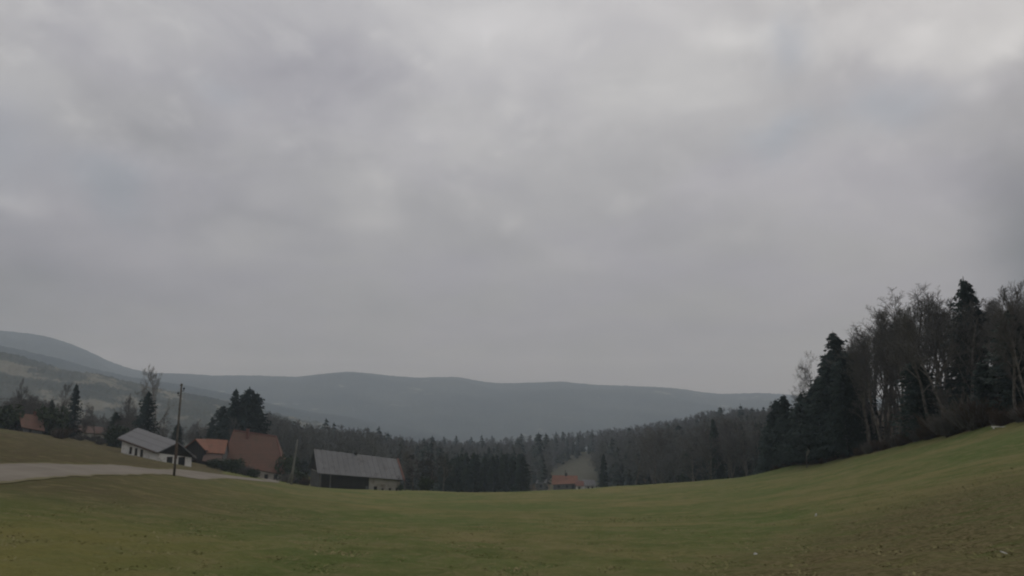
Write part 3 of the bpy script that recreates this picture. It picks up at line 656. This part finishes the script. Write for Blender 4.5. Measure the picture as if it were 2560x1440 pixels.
# ------------------------------------------------------------------ tree meshes (nominal height 20 m)
def quads(c, u, v):                              # diamond leaves / sprays: centre, half axes
    n = len(c); V = np.stack([c - u, c + v, c + u, c - v], 1).reshape(-1, 3)
    return V, np.arange(n * 4).reshape(-1, 4)
def rand_unit(rs, n): v = rs.normal(size=(n, 3)); return v / np.linalg.norm(v, axis=1, keepdims=True)
def spruce(seed, levels, per, clumps, rad=3.3, irregular=.25, bare=.06, csize=.62, top=.55):
    rs = np.random.RandomState(seed); H = 20.; C = []; Uv = []; Vv = []
    lump = rs.rand(8) * 6.28
    for i in range(levels):
        f = bare + (1 - bare) * (i + rs.rand() * .6) / levels; z = f * H
        prof = (1 - f) ** top * min(1, (f - bare) * 9 + .55)
        for k in range(per):
            a = rs.rand() * 6.283; side = 1 + irregular * math.sin(a * 2 + lump[i * 8 // levels]) + rs.normal() * irregular * .7
            L = rad * prof * max(.25, side)
            if L < .15: L = .15
            for q in range(clumps):
                t_ = (q + .5 + rs.rand() * .5) / clumps; r = L * t_
                z_ = z - .28 * r * (1.1 - .35 * t_) + rs.normal() * .12 + .12 * L * t_ ** 3
                ca, sa = math.cos(a), math.sin(a)
                C.append((ca * r + rs.normal() * .10, sa * r + rs.normal() * .10, z_))
                s_ = csize * (.65 + .6 * rs.rand()) * (.55 + .5 * min(1, L / 2))
                b = a + rs.normal() * .5
                Uv.append((math.cos(b) * s_, math.sin(b) * s_, -.30 * s_ + rs.normal() * .1))
                Vv.append((-math.sin(b) * s_ * .45 + rs.normal() * .08, math.cos(b) * s_ * .45 + rs.normal() * .08, -s_ * (.15 + .5 * rs.rand())))
    for z_ in np.linspace(H * .93, H + .2, 6): C.append((0, 0, z_)); Uv.append((0, 0, .5)); Vv.append((.12 * rs.normal(), .12, 0.05))
    V, Fq = quads(np.array(C), np.array(Uv), np.array(Vv))
    tr = MB().tube([(0,0,-.6),(0,0,H*.3),(.05,0,H*.65),(0,0,H*.97)], [.30,.22,.13,.03], 6); tv, tf = tr.arrays()
    return (V, Fq), (tv, tf)
def tree_branches(rs, H, n1, spread, up, fork=3, trunk_frac=.30, lean=.0, multi=1):
    """recursive bare tree: returns thick segments for the trunk mesh, thin ones for the crown mesh"""
    thick, thin = [], []
    def grow(p, d, L, r, lev):
        n = 4 if lev < 2 else 3; pts = [p]; dd = d
        for i in range(n):
            dd = (dd + Vector(rs.normal(size=3)) * (.10 + .05 * lev) + Vector((0, 0, up * (.10 if lev else 0)))).normalized(); pts.append(pts[-1] + dd * L / n)
        rad = [max(.011, r * (1 - .72 * i / n)) for i in range(n + 1)]
        (thick if lev <= 1 else thin).append((pts, rad, lev))
        if lev >= 4: return
        kids = [n1, 6, 6, 4][lev]
        for k in range(kids):
            t_ = (trunk_frac + (1 - trunk_frac) * (k + rs.rand()) / kids) if lev == 0 else .25 + .75 * (k + rs.rand()) / kids
            fi = min(n - 1e-4, t_ * n); i = int(fi); q = pts[i].lerp(pts[i + 1], fi - i)
            ax = (pts[i + 1] - pts[i]).normalized(); o = ax.orthogonal().normalized(); o.rotate(Matrix.Rotation(rs.rand() * 6.283, 3, ax))
            ang = spread * (.75 + .5 * rs.rand()) * (1.0 if lev else (1.15 - .55 * t_)); nd = (ax * math.cos(ang) + o * math.sin(ang)).normalized()
            LL = (H * (.46 - .28 * t_) * (.7 + .5 * rs.rand())) if lev == 0 else L * (.62 - .25 * t_) * (.7 + .6 * rs.rand())
            grow(q, nd, max(LL, .35), max(.012, r * (1 - .72 * t_) * .58), lev + 1)
    for k in range(multi):
        a = rs.rand() * 6.28; d = Vector((math.cos(a) * lean, math.sin(a) * lean, 1)).normalized()
        grow(Vector((0, 0, -.4)), d, H * (.97 if multi == 1 else .9), H * .0155 / math.sqrt(multi), 0)
    return thick, thin
def ribbons(seg, rs, wmin=.02):
    V = []; Fq = []; n = 0
    for pts, rad, lev in seg:
        k = len(pts); d = (pts[-1] - pts[0]).normalized(); s_ = d.cross(Vector(rs.normal(size=3))).normalized(); s2 = d.cross(s_) if lev <= 2 else None
        for sv_ in ((s_, s2) if s2 is not None else (s_,)):
            for p, r in zip(pts, rad): w_ = max(wmin, r); V += [p - sv_ * w_, p + sv_ * w_]
            for i in range(k - 1): Fq.append((n+2*i, n+2*i+1, n+2*i+3, n+2*i+2))
            n += 2 * k
    return np.array([tuple(v) for v in V]), np.array(Fq)
def bare(seed, n1=13, spread=.75, up=.6, H=20., tf=.28, multi=1, lean=.05, wmin=.02, keep=1.0):
    rs = np.random.RandomState(seed); th, tn = tree_branches(rs, H, n1, spread, up, trunk_frac=tf, multi=multi, lean=lean)
    tn = [q for q in tn if q[2] < 4 or rs.rand() < keep]
    mb = MB()
    for pts, rad, lev in th: mb.tube(pts, rad, 6 if lev == 0 else 4)
    zmax = max(p.z for pts, _, _ in th + tn for p in pts); k = H / zmax
    tv, tf_ = mb.arrays(); cv, cf = ribbons(tn, rs, wmin)
    return (cv * k, cf), (tv * k, tf_)
def bush(seed, n=900, rx=1., rz=1., m='leaf', twiggy=False):      # nominal 2 m high
    rs = np.random.RandomState(seed)
    if not twiggy:
        c = rand_unit(rs, n) * (rs.rand(n, 1) ** .4); lob = 1 + .25 * np.sin(c[:, :1] * 4 + seed) * np.cos(c[:, 1:2] * 5)
        c = c * lob * [1.1, 1.1, 1.0] + [0, 0, .95]; c[:, 2] = np.maximum(c[:, 2], .02)
        u = rand_unit(rs, n) * .16 * (.5 + rs.rand(n, 1)); v = rand_unit(rs, n) * .09
        V, Fq = quads(c, u, v)
    else:
        V = []; Fq = []; k = 0
        for i in range(n):
            a = rs.rand() * 6.28; r0 = rs.rand() * .5; ln = .7 + 1.3 * rs.rand(); out_ = rs.rand() * .55
            b = np.array([math.cos(a) * r0, math.sin(a) * r0, 0]); d = np.array([math.cos(a) * out_ + rs.normal() * .2, math.sin(a) * out_ + rs.normal() * .2, 1.])
            d /= np.linalg.norm(d); s_ = np.cross(d, rs.normal(size=3)); s_ /= np.linalg.norm(s_)
            st = b + d * ln * rs.rand() * .5
            for q in range(3):
                p = st + d * ln * .5 * q / 2 + rs.normal(size=3) * .03; w_ = .022 * (1 - .3 * q); V += [p - s_ * w_, p + s_ * w_]
            Fq += [(k, k+1, k+3, k+2), (k+2, k+3, k+5, k+4)]; k += 6
        V = np.array(V); Fq = np.array(Fq)
    st = MB()
    for i in range(5): a = i * 1.3; st.tube([(0,0,-.2),(math.cos(a)*.2,math.sin(a)*.2,.5),(math.cos(a)*.5,math.sin(a)*.5,1.3)], [.04,.03,.012], 4)
    return (V, Fq), st.arrays()

def proto(name, geo, cm, tm):
    (cv, cf), (tv, tf) = geo
    return dict(crown=make_mesh(name + '_crown', cv, cf, M[cm]), trunk=make_mesh(name + '_trunk', tv, tf, M[tm]), geo=geo, cm=cm)
SP = [proto('spruce', spruce(s_, 46, 9, 6, rad=r, irregular=ir, csize=.58, top=tp_), 'needles', 'bark') for s_, r, ir, tp_ in ((1,3.0,.22,.62),(2,3.5,.30,.55),(3,2.5,.25,.7),(4,3.9,.38,.5))]
SPB = [proto('fir', spruce(s_, 50, 10, 7, rad=r, irregular=.40, csize=.46, top=tp_), 'needles_blue', 'bark') for s_, r, tp_ in ((5,5.4,.56),(6,5.0,.50),(7,4.2,.58))]
SPF = [proto('far_spruce', spruce(s_, 18, 6, 3, rad=r, irregular=.3, csize=1.15, top=.6), 'needles_hazed', 'bark') for s_, r in ((8,2.6),(9,3.2),(10,3.6))]
BT = [proto('bare_tree', bare(s_, n1, sp, up), 'twig', 'bark') for s_, n1, sp, up in ((11,13,.62,.8),(12,14,.72,.6),(13,12,.55,1.0),(14,15,.8,.5),(15,13,.5,1.1))]
BTR = [proto('bare_tree', bare(s_, 11, sp, 1.2, tf=.42), 'twig', 'bark') for s_, sp in ((21,.42),(22,.5),(23,.36))]      # slim forest trees
BPALE = proto('bare_tree', bare(31, 14, .50, 1.2, tf=.2), 'twig_pale', 'bark_pale')
BFAR = [proto('far_bare_tree', bare(s_, 8, .6, .8, wmin=.06, keep=.4), 'twig_hazed', 'bark') for s_ in (41, 42, 43)]
M['twig_dark'] = leafy('dark_twigs', (.030, .027, .024), (.045, .040, .035), .5)
BAPPLE = proto('bare_tree', bare(51, 12, 1.05, .15, tf=.15, multi=2, lean=.3, wmin=.05), 'twig_dark', 'bark')
BU = [proto('bush', bush(s_), 'leaf', 'bark') for s_ in (61, 62)]
BUT = [proto('shrub', bush(s_, 700, twiggy=True), 'twig_red', 'bark') for s_ in (71, 72)] + [proto('shrub', bush(73, 700, twiggy=True), 'twig', 'bark')]

used = {}
def plant(pr, x, y, h, wide, name, label, group, cat='tree', nominal=20., split=True, z=None, rnd=random.Random(4), lean=(0, 0), cn='crown', tn='trunk'):
    sc = h / nominal; o = empty(name, (x, y, (g1(x, y) if z is None else z) - .05), label, cat, group, rnd.uniform(0, 6.28))
    o.rotation_euler[0], o.rotation_euler[1] = lean[0] + rnd.uniform(-.02, .02), lean[1] + rnd.uniform(-.02, .02)
    o.scale = (sc * wide, sc * wide, sc)
    for nm, me in ((cn, pr['crown']), (tn, pr['trunk'])):
        c = bpy.data.objects.new(nm, me); COL.objects.link(c); c.parent = o
    return o
def top_h(x, y, row): return zrow(x, y, row) - g1(x, y)
rng = random.Random(77)

# ---- trees and shrubs one can tell apart: (column, distance, top row, prototype, width, name, label)
L_ = [
 (14,192,1000,BT[1],1.0,'bare_tree','bare grey tree at the far left edge behind the brown slope'),
 (45,188,944,BT[4],.9,'bare_tree','dense bare tree rising right behind the small red cottage'),
 (74,196,985,BT[2],.9,'bare_tree','bare tree standing just right of the small red cottage roof'),
 (118,190,1000,BT[1],1.0,'bare_tree','round bare tree between the red cottage and the narrow pointed evergreen'),
 (151,182,950,BT[2],.8,'bare_tree','upright bare tree just left of the narrow pointed evergreen on the far left'),
 (178,180,960,SPB[1],.55,'spruce_tree','narrow dark pointed evergreen on the far left above the brown slope'),
 (203,190,1003,BT[3],.95,'bare_tree','bare dark tree right of the narrow pointed evergreen'),
 (236,186,1006,BT[0],.9,'bare_tree','rounded bare tree above the half hidden pale house'),
 (268,184,1032,BT[4],1.0,'bare_tree','low bare tree at the right end of the half hidden pale house'),
 (292,192,1035,BT[1],1.,'bare_tree','bare tree just left of the white house roof'),
 (312,194,985,BT[2],.9,'bare_tree','thin upright bare tree left of the fir behind the white house'),
 (337,190,980,BT[4],.8,'bare_tree','slender bare tree touching the left side of the fir behind the white house'),
 (361,176,978,SPB[0],.82,'spruce_tree','dark fir tree directly behind the white house roof'),
 (384,204,906,BPALE,.95,'bare_tree','tallest pale bare tree rising above the hills behind the white house'),
 (408,194,1030,BT[3],.9,'bare_tree','low bare tree right of the fir behind the white house'),
 (443,184,1058,SPB[1],.75,'spruce_tree','dark narrow evergreen seen just behind the utility pole'),
 (472,196,1052,BT[0],.9,'bare_tree','low bare tree above the black gable of the small orange barn'),
 (497,204,1046,BT[3],1.,'bare_tree','rounded bare tree above the orange tiled roof'),
 (527,210,1042,SP[1],.9,'spruce_tree','low bluish evergreen left of the tall evergreen cluster'),
 (552,206,1015,SPB[1],.95,'spruce_tree','leftmost evergreen of the cluster behind the tall red roof'),
 (580,200,974,SPB[2],.80,'spruce_tree','evergreen with a slim separate tip on the left of the cluster behind the red roof'),
 (601,204,992,SPB[0],1.0,'spruce_tree','lower evergreen in the middle of the cluster behind the red roof'),
 (614,200,971,SPB[1],.95,'spruce_tree','tallest evergreen of the cluster behind the red roof'),
 (634,206,984,SPB[0],.90,'spruce_tree','evergreen on the right side of the cluster behind the red roof'),
 (648,214,1020,SPB[2],.9,'spruce_tree','rightmost low evergreen of the cluster behind the red roof'),
 (590,196,1035,BT[2],.7,'bare_tree','pale bare tree in front of the evergreen cluster behind the red roof'),
 (1065,154,1128,BAPPLE,1.35,'fruit_tree','bare spreading fruit tree with a dark base right of the grey barn'),
 (1035,166,1120,BT[3],1.2,'bare_tree','bare round tree right behind the end of the grey barn'),
 (1015,190,1104,BT[1],1.1,'bare_tree','bare tree above the right end of the grey barn roof'),
 (1110,215,1120,BT[0],1.0,'bare_tree','bare tree at the left end of the dark evergreen block'),
 (1330,330,1118,BT[3],1.0,'bare_tree','bare brownish tree left of the distant orange red farmhouse'),
  (1420,330,1172,BT[4],1.0,'bare_tree','tiny bare tree behind the roof of the distant farmhouse'),
 (1507,262,1135,SP[0],.9,'spruce_tree','dark spruce right of the distant pale grey house'),
 (1930,140,1030,SPB[2],.9,'spruce_tree','lowest dark fir at the left tip of the near wood'),
 (1947,141,1000,SPB[0],.7,'spruce_tree','slim fir second from the left tip of the near wood'),
 (1969,139,988,SPB[1],.75,'spruce_tree','dark fir with ragged top near the left tip of the near wood'),
 (1998,142,945,BT[1],.8,'bare_tree','thin bare tree between the small firs at the left of the near wood'),
 (2012,136,985,SPB[2],1.0,'spruce_tree','broad fir below the rounded bare crown at the left of the near wood'),
 (2044,140,874,BT[3],.72,'bare_tree','bare tree with a rounded crown left of the tallest near fir'),
 (2058,132,945,SPB[0],.85,'spruce_tree','fir just left of the tallest near fir, with bushy lower branches'),
 (2078,130,890,SPB[1],.75,'spruce_tree','fir leaning on the left flank of the tallest near fir'),
 (2108,127,832,SPB[0],1.0,'spruce_tree','tallest dark fir with a ragged conical top at the left of the near wood'),
 (2128,133,878,SPB[2],.9,'spruce_tree','fir behind the right flank of the tallest near fir'),
 (2160,120,830,BT[2],.8,'bare_tree','bare tree immediately right of the tallest near fir'),
 (2186,118,818,BT[0],.85,'bare_tree','bare tree with dense twigs, second right of the tallest near fir'),
 (2216,113,790,BT[4],.85,'bare_tree','bare tree with several upright pale stems in the near wood'),
 (2243,112,768,BT[1],.8,'bare_tree','bare tree with arching top twigs on the rising edge of the near wood'),
 (2285,105,742,BT[0],.85,'bare_tree','bare tree on the left shoulder of the highest group in the near wood'),
 (2325,102,722,BT[3],.78,'bare_tree','highest wide bare crown in the middle of the near wood'),
 (2362,99,738,BT[2],.85,'bare_tree','bare tree right of the highest wide bare crown'),
 (2400,97,726,BT[4],.9,'bare_tree','thin topped bare tree left of the high evergreen in the near wood'),
 (2458,98,698,SPB[1],.62,'spruce_tree','high evergreen with a blunt top near the right end of the wood'),
 (2432,95,760,BT[1],.8,'bare_tree','bare tree leaning on the left of the high evergreen'),
 (2505,88,728,BT[0],.8,'bare_tree','bare tree right of the high evergreen near the right edge'),
 (2550,84,712,BT[2],.8,'bare_tree','last tall bare tree at the right edge of the wood'),
]
TR = []                                          # x, y of every planted tree, to keep the fill off them
for px, d, top, pr, wd, nm, lb in L_:
    if px > 2140 and pr is not SPB[1]: top -= 14; wd *= 1.35
    p = at(px, 1100, d); h = top_h(p.x, p.y, top)
    plant(pr, p.x, p.y, h, wd, nm, lb, None, lean=(0, .0)); TR.append((p.x, p.y))
B_ = [  # bushes and shrubs
 (572,158,2.6,BU[0],1.2,'bush','dark evergreen bush in front of the left end of the farmhouse'),
 (596,158,3.0,BU[1],1.1,'bush','round dark bush against the wall of the tall red roofed farmhouse'),
 (620,157,2.5,BUT[2],1.3,'shrub','purplish bare shrub in front of the farmhouse wall'),
 (640,156,1.7,BU[0],1.3,'bush','low bush at the left end of the pale farmhouse wall'),
 (541,160,2.0,BU[1],1.3,'bush','dark bush below the brown lean-to roof beside the road'),
 (727,165,2.6,BUT[2],1.5,'shrub','bare shrub behind the foot of the leaning pale pole'),
 (752,168,3.2,BU[1],1.1,'bush','dark bush left of the grey barn'),
 (720,172,6.5,BU[0],.75,'bush','tall dark bush right behind the end of the red roof'),
 (768,165,2.2,BUT[0],1.4,'shrub','reddish shrub against the left end of the grey barn'),
 (1066,151,3.0,BU[0],.9,'bush','dark round bush at the foot of the bare fruit tree'),
 (1004,152,1.5,BU[1],.7,'bush','small dark bush at the right corner of the grey barn'),
 (200,172,1.5,BUT[2],1.6,'shrub','bare thicket below the pale house on the brown slope'),
 (250,168,1.3,BUT[2],1.7,'shrub','bare thicket left of the white house on the slope'),
 (150,165,2.6,BUT[1],1.6,'shrub','brown shrub below the narrow pointed evergreen at far left'),
 (8,175,5.0,BU[1],1.1,'bush','dark bush at the left edge beside the small cottage'),
 (120,176,6.0,BU[0],1.0,'bush','large dark bush right of the small cottage'),
 (290,170,4.6,BU[1],.9,'bush','dark bush at the far corner of the white house'),
]
for px, d, h, pr, wd, nm, lb in B_:
    p = at(px, 1100, d); plant(pr, p.x, p.y, h, wd, nm, lb, None, 'bush', 2., cn='foliage', tn='stem')
# bare shrubs along the foot of the near wood
for i in range(34):
    px = 1925 + i * 22 + rng.uniform(-8, 8); d = float(edge_d(px)) + rng.uniform(-.5, 3.0); p = at(px, 1100, d)
    tall = .8 + 1.1 * rng.random() + (1.8 if 2300 < px < 2480 and rng.random() < .6 else 0)
    plant(BUT[i % 3], p.x, p.y, tall, 1.0 + .5 * rng.random(), 'shrub', ('bare brown shrub along the foot of the near wood, ' + ('below the left firs' if px < 2140 else 'below the bare trees' if px < 2400 else 'near the whitish plank')), 'shrubs along the foot of the near wood', 'shrub', 2., cn='foliage', tn='stem')

for i in range(46):                              # leafless thicket in the tree belt behind the cottage
    px = -30 + i * 7.6 + rng.uniform(-5, 5); d = rng.uniform(179, 198); p = at(px, 1100, d)
    plant(BUT[2], p.x, p.y, rng.uniform(3.6, 6.2) if not 155 < px < 268 else rng.uniform(1.1, 1.9), .62 + .3 * rng.random(), 'shrub', ('tall leafless grey shrub in the dark thicket ' + ('beside the small cottage' if px < 120 else 'in front of the half hidden pale house' if px < 240 else 'close to the white house')), 'tall shrubs of the left tree belt', 'shrub', 2., cn='foliage', tn='stem')
# ---- fill
SKYT = np.array([(-300,1000),(0,1004),(80,990),(130,1010),(260,1040),(330,1020),(420,1050),(500,1055),(560,1040),(650,1024),(700,1038),(760,1062),(850,1068),(900,1072),(960,1087),(1040,1099),
  (1150,1101),(1250,1098),(1350,1092),(1450,1082),(1530,1072),(1600,1064),(1700,1050),(1740,1035),(1800,1026),(1860,1021),(1925,1032),(1940,1010),(1980,1000),(2010,960),
  (2060,930),(2105,880),(2140,862),(2200,812),(2240,778),(2300,742),(2400,748),(2460,745),(2560,735),(2900,700)], float)
def sky_row(px): return float(np.interp(px, SKYT[:, 0], SKYT[:, 1]))
cand = []
def clear(x, y, r):
    return all((x - a) ** 2 + (y - b_) ** 2 > r * r for a, b_ in TR[-600:])
def try_tree(px, d, kind, hmin, hmax, row_off, gap, zone):
    p = at(px, 1100, d); x, y = p.x, p.y
    if not clear(x, y, gap): return
    hmx = top_h(x, y, sky_row(px) + row_off); h = min(rng.uniform(hmin, hmax), hmx) if row_off < 300 else rng.uniform(hmin, hmax)
    if h < hmin * .45: return
    TR.append((x, y)); cand.append((x, y, h, kind, zone, px, d))
# near wood, interior rows
for _ in range(2600):
    px = rng.uniform(1930, 2800); d = float(edge_d(px)) + 1.5 + 60 * rng.random() ** 1.2
    conif = rng.random() < (.85 if px < 2135 else .02)
    try_tree(px, d, 'c' if conif else 's', 13, 26, rng.uniform(-4, 26) + (30 if conif and px > 2150 else 4 if px > 2150 else 18), (2.4 if px < 2140 else 4.4) if d < edge_d(px) + 16 else 3.3, 'near')
for _ in range(160):                             # low young trees under the tall ones
    px = rng.uniform(2120, 2760); d = float(edge_d(px)) + 3 + 40 * rng.random()
    try_tree(px, d, 'c' if rng.random() < .12 else 's', 4, 9, 400, 1.6, 'near')
# plantation block
for _ in range(900):
    px = rng.uniform(1112, 1306); d = rng.uniform(236, 263)
    p = at(px, 1100, d)
    if clear(p.x, p.y, 2.7): TR.append((p.x, p.y)); cand.append((p.x, p.y, top_h(p.x, p.y, rng.uniform(1131, 1146)), 'p', 'block', px, d))
# middle forest across the hollow
def cluster(x, y): return smooth_noise(np.array(x), np.array(y), 51, 70)
n0 = 0
for _ in range(9000):
    px = rng.uniform(560, 1960); d = math.sqrt(rng.uniform(205 ** 2, 560 ** 2))
    dmin = 215 if px < 960 else 268 if px < 1108 else 300 if px < 1372 else 262 if px > 1500 else 520
    if px > 1500: dmin = np.interp(px, [1500, 1600, 1700, 1930], [300, 225, 205, 190])
    if 1306 < px < 1352: dmin = 385
    if px < 700: dmin = 222
    if 1366 < px < 1496: dmin = np.interp(px, [1366, 1395, 1490], [410, 465, 498])
    if 1500 <= px < 1560 and rng.random() < .3: pass
    if d < dmin: continue
    p = at(px, 1100, d); pc = .12 if px < 940 else .33 if px < 1500 else .19
    conif = rng.random() < pc + .16 * float(cluster(p.x, p.y))
    gap = 4.6 if d < 400 else 5.6
    try_tree(px, d, 'c' if conif else 'b', 13, 22, rng.uniform(2, 32) if conif else rng.uniform(-7, 20), gap, 'mid')
# ragged conifer tips on the skyline of the middle forest
for px0, top in [(778,1062),(811,1049),(832,1056),(888,1062),(920,1067),(948,1069),(967,1081),(1016,1091),(1040,1090),(1060,1097),(1082,1091),(1110,1092),(1141,1090),(1176,1093),
    (1203,1089),(1230,1090),(1250,1092),(1302,1085),(1347,1083),(1364,1085),(1390,1080),(1408,1079),(1421,1080),(1436,1078),(1478,1073),(1546,1069),(1567,1062),(1595,1070),(1616,1060),
    (1668,1054),(1703,1041),(1756,1028),(1790,1018),(1806,1018),(1822,1016),(1840,1017),(1858,1012),(1870,1014),(1885,1020),(1898,1022),(1912,1018)]:
    if rng.random() < (.25 if px0 < 1500 else .5): continue
    d = rng.uniform(300, 400) if px0 < 1500 else rng.uniform(330, 420)
    if 1100 < px0 < 1330: d = rng.uniform(420, 520)
    if 1372 < px0 < 1500: d = rng.uniform(530, 560)
    p = at(px0, 1100, d); h = top_h(p.x, p.y, top); TR.append((p.x, p.y)); cand.append((p.x, p.y, h, 'c', 'skyline', px0, d))
for _ in range(420):
    px = rng.uniform(-50, 318); d = rng.uniform(179, 214)
    if 158 < px < 272 and (d > 192 or rng.random() < .6): continue
    try_tree(px, d, 'c' if rng.random() < .10 else 'b', 9, 14, rng.uniform(-14, 26), 4.0 if 160 < px < 275 else 2.8, 'left')
# left background, behind the houses
for _ in range(1500):
    px = rng.uniform(-60, 560); d = rng.uniform(186, 300)
    if 160 < px < 275 and d < 214: continue
    conif = rng.random() < (.14 if px < 320 else .12)
    try_tree(px, d, 'c' if conif else 'b', 10, 17, rng.uniform(0, 40), 4.2 if px < 330 else 6.0, 'left')

LABEL = {'near': ('dark fir inside the near wood on the right slope', 'bare tree inside the near wood on the right slope', 'trees in the near wood'),
         'block': ('young dark spruce in the dense evergreen block beyond the meadow', '', 'young spruces in the evergreen block'),
         'mid': ('dark spruce in the mixed forest across the hollow', 'bare brown tree in the mixed forest across the hollow', 'trees of the mixed forest across the hollow'),
         'skyline': ('pointed spruce on the skyline of the forest across the hollow', '', 'pointed spruces on the forest skyline'),
         'left': ('evergreen in the tree belt behind the houses on the left', 'bare tree in the tree belt behind the houses on the left', 'trees of the belt behind the houses')}
cand.sort(key=lambda q: -(q[2] / q[6]) * (3 if q[4] in ('near', 'left') else 2.2 if q[4] in ('skyline', 'block') else 1))
nc = nb = 0; rest = []
for x, y, h, kind, zone, px, d in cand:
    lc, lb, gr = LABEL[zone]
    if zone in ('mid', 'skyline', 'left'):
        where = ('behind the small cottage', 'above the white house roof', 'behind the tall red farmhouse roof', 'above the left half of the grey barn roof', 'above the right end of the grey barn',
                 'above the dark evergreen block', 'beside the pasture above the distant farm', 'right of the distant pale house', 'on the rising forest hill', 'next to the near wood')[
                 int(np.searchsorted([200, 500, 760, 890, 1100, 1330, 1500, 1640, 1800], px))]
        size = 'small' if h < 10 else 'middling' if h < 15 else 'tall'
        kd = ('pointed skyline spruce ' if zone == 'skyline' else 'dark evergreen ') if kind in 'cp' else 'bare brown tree '
        lc = lb = size + ' ' + kd + where + (', far back' if d > 380 else ', in the tree belt' if zone == 'left' else '')
    elif zone == 'near':
        where = ('left end', 'under the rising treetops', 'behind its middle', 'dark right end')[int(np.searchsorted([2150, 2280, 2420], px))]
        dep = ' in front row' if d < edge_d(px) + 8 else ' deep inside'
        lc = ('low ' if h < 9.5 else '') + 'dark fir' + dep + ' of the near wood, ' + where; lb = ('low ' if h < 9.5 else '') + 'bare tree' + dep + ' of the near wood, ' + where
    elif zone == 'block':
        lc = 'young dark spruce ' + ('in the front row' if d < 243 else 'in the rear rows' if d > 254 else 'in the middle rows') + ' of the evergreen block, ' + ('left third' if px < 1175 else 'right third' if px > 1245 else 'middle third')
    if kind in 'cp' and nc < 262:
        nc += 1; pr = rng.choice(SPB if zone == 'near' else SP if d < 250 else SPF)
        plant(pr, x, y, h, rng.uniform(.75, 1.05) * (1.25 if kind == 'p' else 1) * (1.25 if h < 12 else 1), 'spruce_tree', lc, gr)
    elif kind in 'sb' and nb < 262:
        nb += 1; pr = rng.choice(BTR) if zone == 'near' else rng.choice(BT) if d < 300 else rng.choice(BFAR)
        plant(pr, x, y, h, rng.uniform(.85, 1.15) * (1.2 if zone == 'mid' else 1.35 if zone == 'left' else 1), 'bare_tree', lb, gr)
    else: rest.append((x, y, h, kind, px, d))
print('conifers', nc, 'bare', nb, 'rest', len(rest))
def merged(sel, protos, name, label, cmat):
    V = []; Fq = []; n = 0; rs = np.random.RandomState(5)
    if not sel: return
    xs = np.array([q[0] for q in sel]); ys = np.array([q[1] for q in sel]); zs = G(xs, ys)
    for (x, y, h, *_r), z in zip(sel, zs):
        pr = protos[rs.randint(len(protos))]; v, f = pr['geo'][0]; a = rs.rand() * 6.28; k = h / 20; wd = k * rs.uniform(.85, 1.25)
        c_, s_ = math.cos(a), math.sin(a); q = np.stack([(v[:, 0] * c_ - v[:, 1] * s_) * wd + x, (v[:, 0] * s_ + v[:, 1] * c_) * wd + y, v[:, 2] * k + z], 1)
        V.append(q); Fq.append(f + n); n += len(q)
    o = mesh_obj(name, np.concatenate(V), np.concatenate(Fq), M[cmat]); tag(o, label, 'forest', kind='stuff')
merged([q for q in rest if q[3] in 'cp'], SPF, 'spruce_forest', 'mass of dark spruces deep in the forest across the hollow', 'needles_hazed')
merged([q for q in rest if q[3] in 'sb'], BFAR, 'bare_forest', 'mass of bare brown trees deep in the forest across the hollow', 'twig_hazed')

# ------------------------------------------------------------------ grass tufts on the near meadow
rs = np.random.RandomState(9); n = 90000
d = 8.5 + 30 * rs.rand(n) ** 1.3; a = np.radians(rs.uniform(-37, 37, n)); gx, gy = d * np.sin(a), d * np.cos(a)
keep = smooth_noise(gx, gy, 61, 5) * .35 + rs.normal(size=n) > .2
dl = off_road(gx, gy)
keep &= dl > .3
gx, gy, d = gx[keep], gy[keep], d[keep]; n = len(gx); gz = G(gx, gy)
sz = (.007 + .012 * rs.rand(n)) * (1 + d / 40); th = rs.rand(n) * 6.28
c_ = np.stack([gx, gy, gz - .02], 1); sd_ = np.stack([np.cos(th), np.sin(th), np.zeros(n)], 1) * (sz * .8)[:, None]
tip = np.stack([rs.normal(size=n) * sz * 1.8, rs.normal(size=n) * sz * 1.8, sz * .8], 1)
V = np.stack([c_ - sd_, c_ + sd_, c_ + tip + sd_ * .5, c_ + tip - sd_ * .6], 1).reshape(-1, 3)
m, t, b = mat('grass_blades', 1., .05); v = t.node('ShaderNodeTexCoord').outputs['Object']
cc = t.mix(t.rng(t.noise(v, .4, 5, .6), .35, .65), (.15, .15, .06), (.22, .19, .10)); cc = t.mix(t.math('MULTIPLY', t.rng(t.noise(v, 5., 3, .6), .5, .7), .5), cc, (.17, .165, .07))
t.l.new(cc, b.inputs['Base Color']); M['blades'] = m
go = mesh_obj('grass', V, np.arange(n * 4).reshape(-1, 4), m); tag(go, 'short green and straw coloured grass tufts of the meadow', 'grass', kind='stuff')

# ------------------------------------------------------------------ haze: one closed box of thin even air
hz = MB().box((-5200, -500, -120), (5200, 5200, 420)).build('haze', M['white']); hz.data.materials.clear()
m = bpy.data.materials.new('haze'); m.use_nodes = True; t = NT(m.node_tree)
pv = t.node('ShaderNodeVolumePrincipled'); pv.inputs['Color'].default_value = (.74, .865, 1.0, 1); pv.inputs['Absorption Color'].default_value = (1, 1, 1, 1); pv.inputs['Density'].default_value = .00033; pv.inputs['Anisotropy'].default_value = .15
o_ = t.node('ShaderNodeOutputMaterial'); t.l.new(pv.outputs[0], o_.inputs['Volume']); m.cycles.homogeneous_volume = True
hz.data.materials.append(m); tag(hz, 'thin grey haze over the valley', 'haze', kind='stuff')
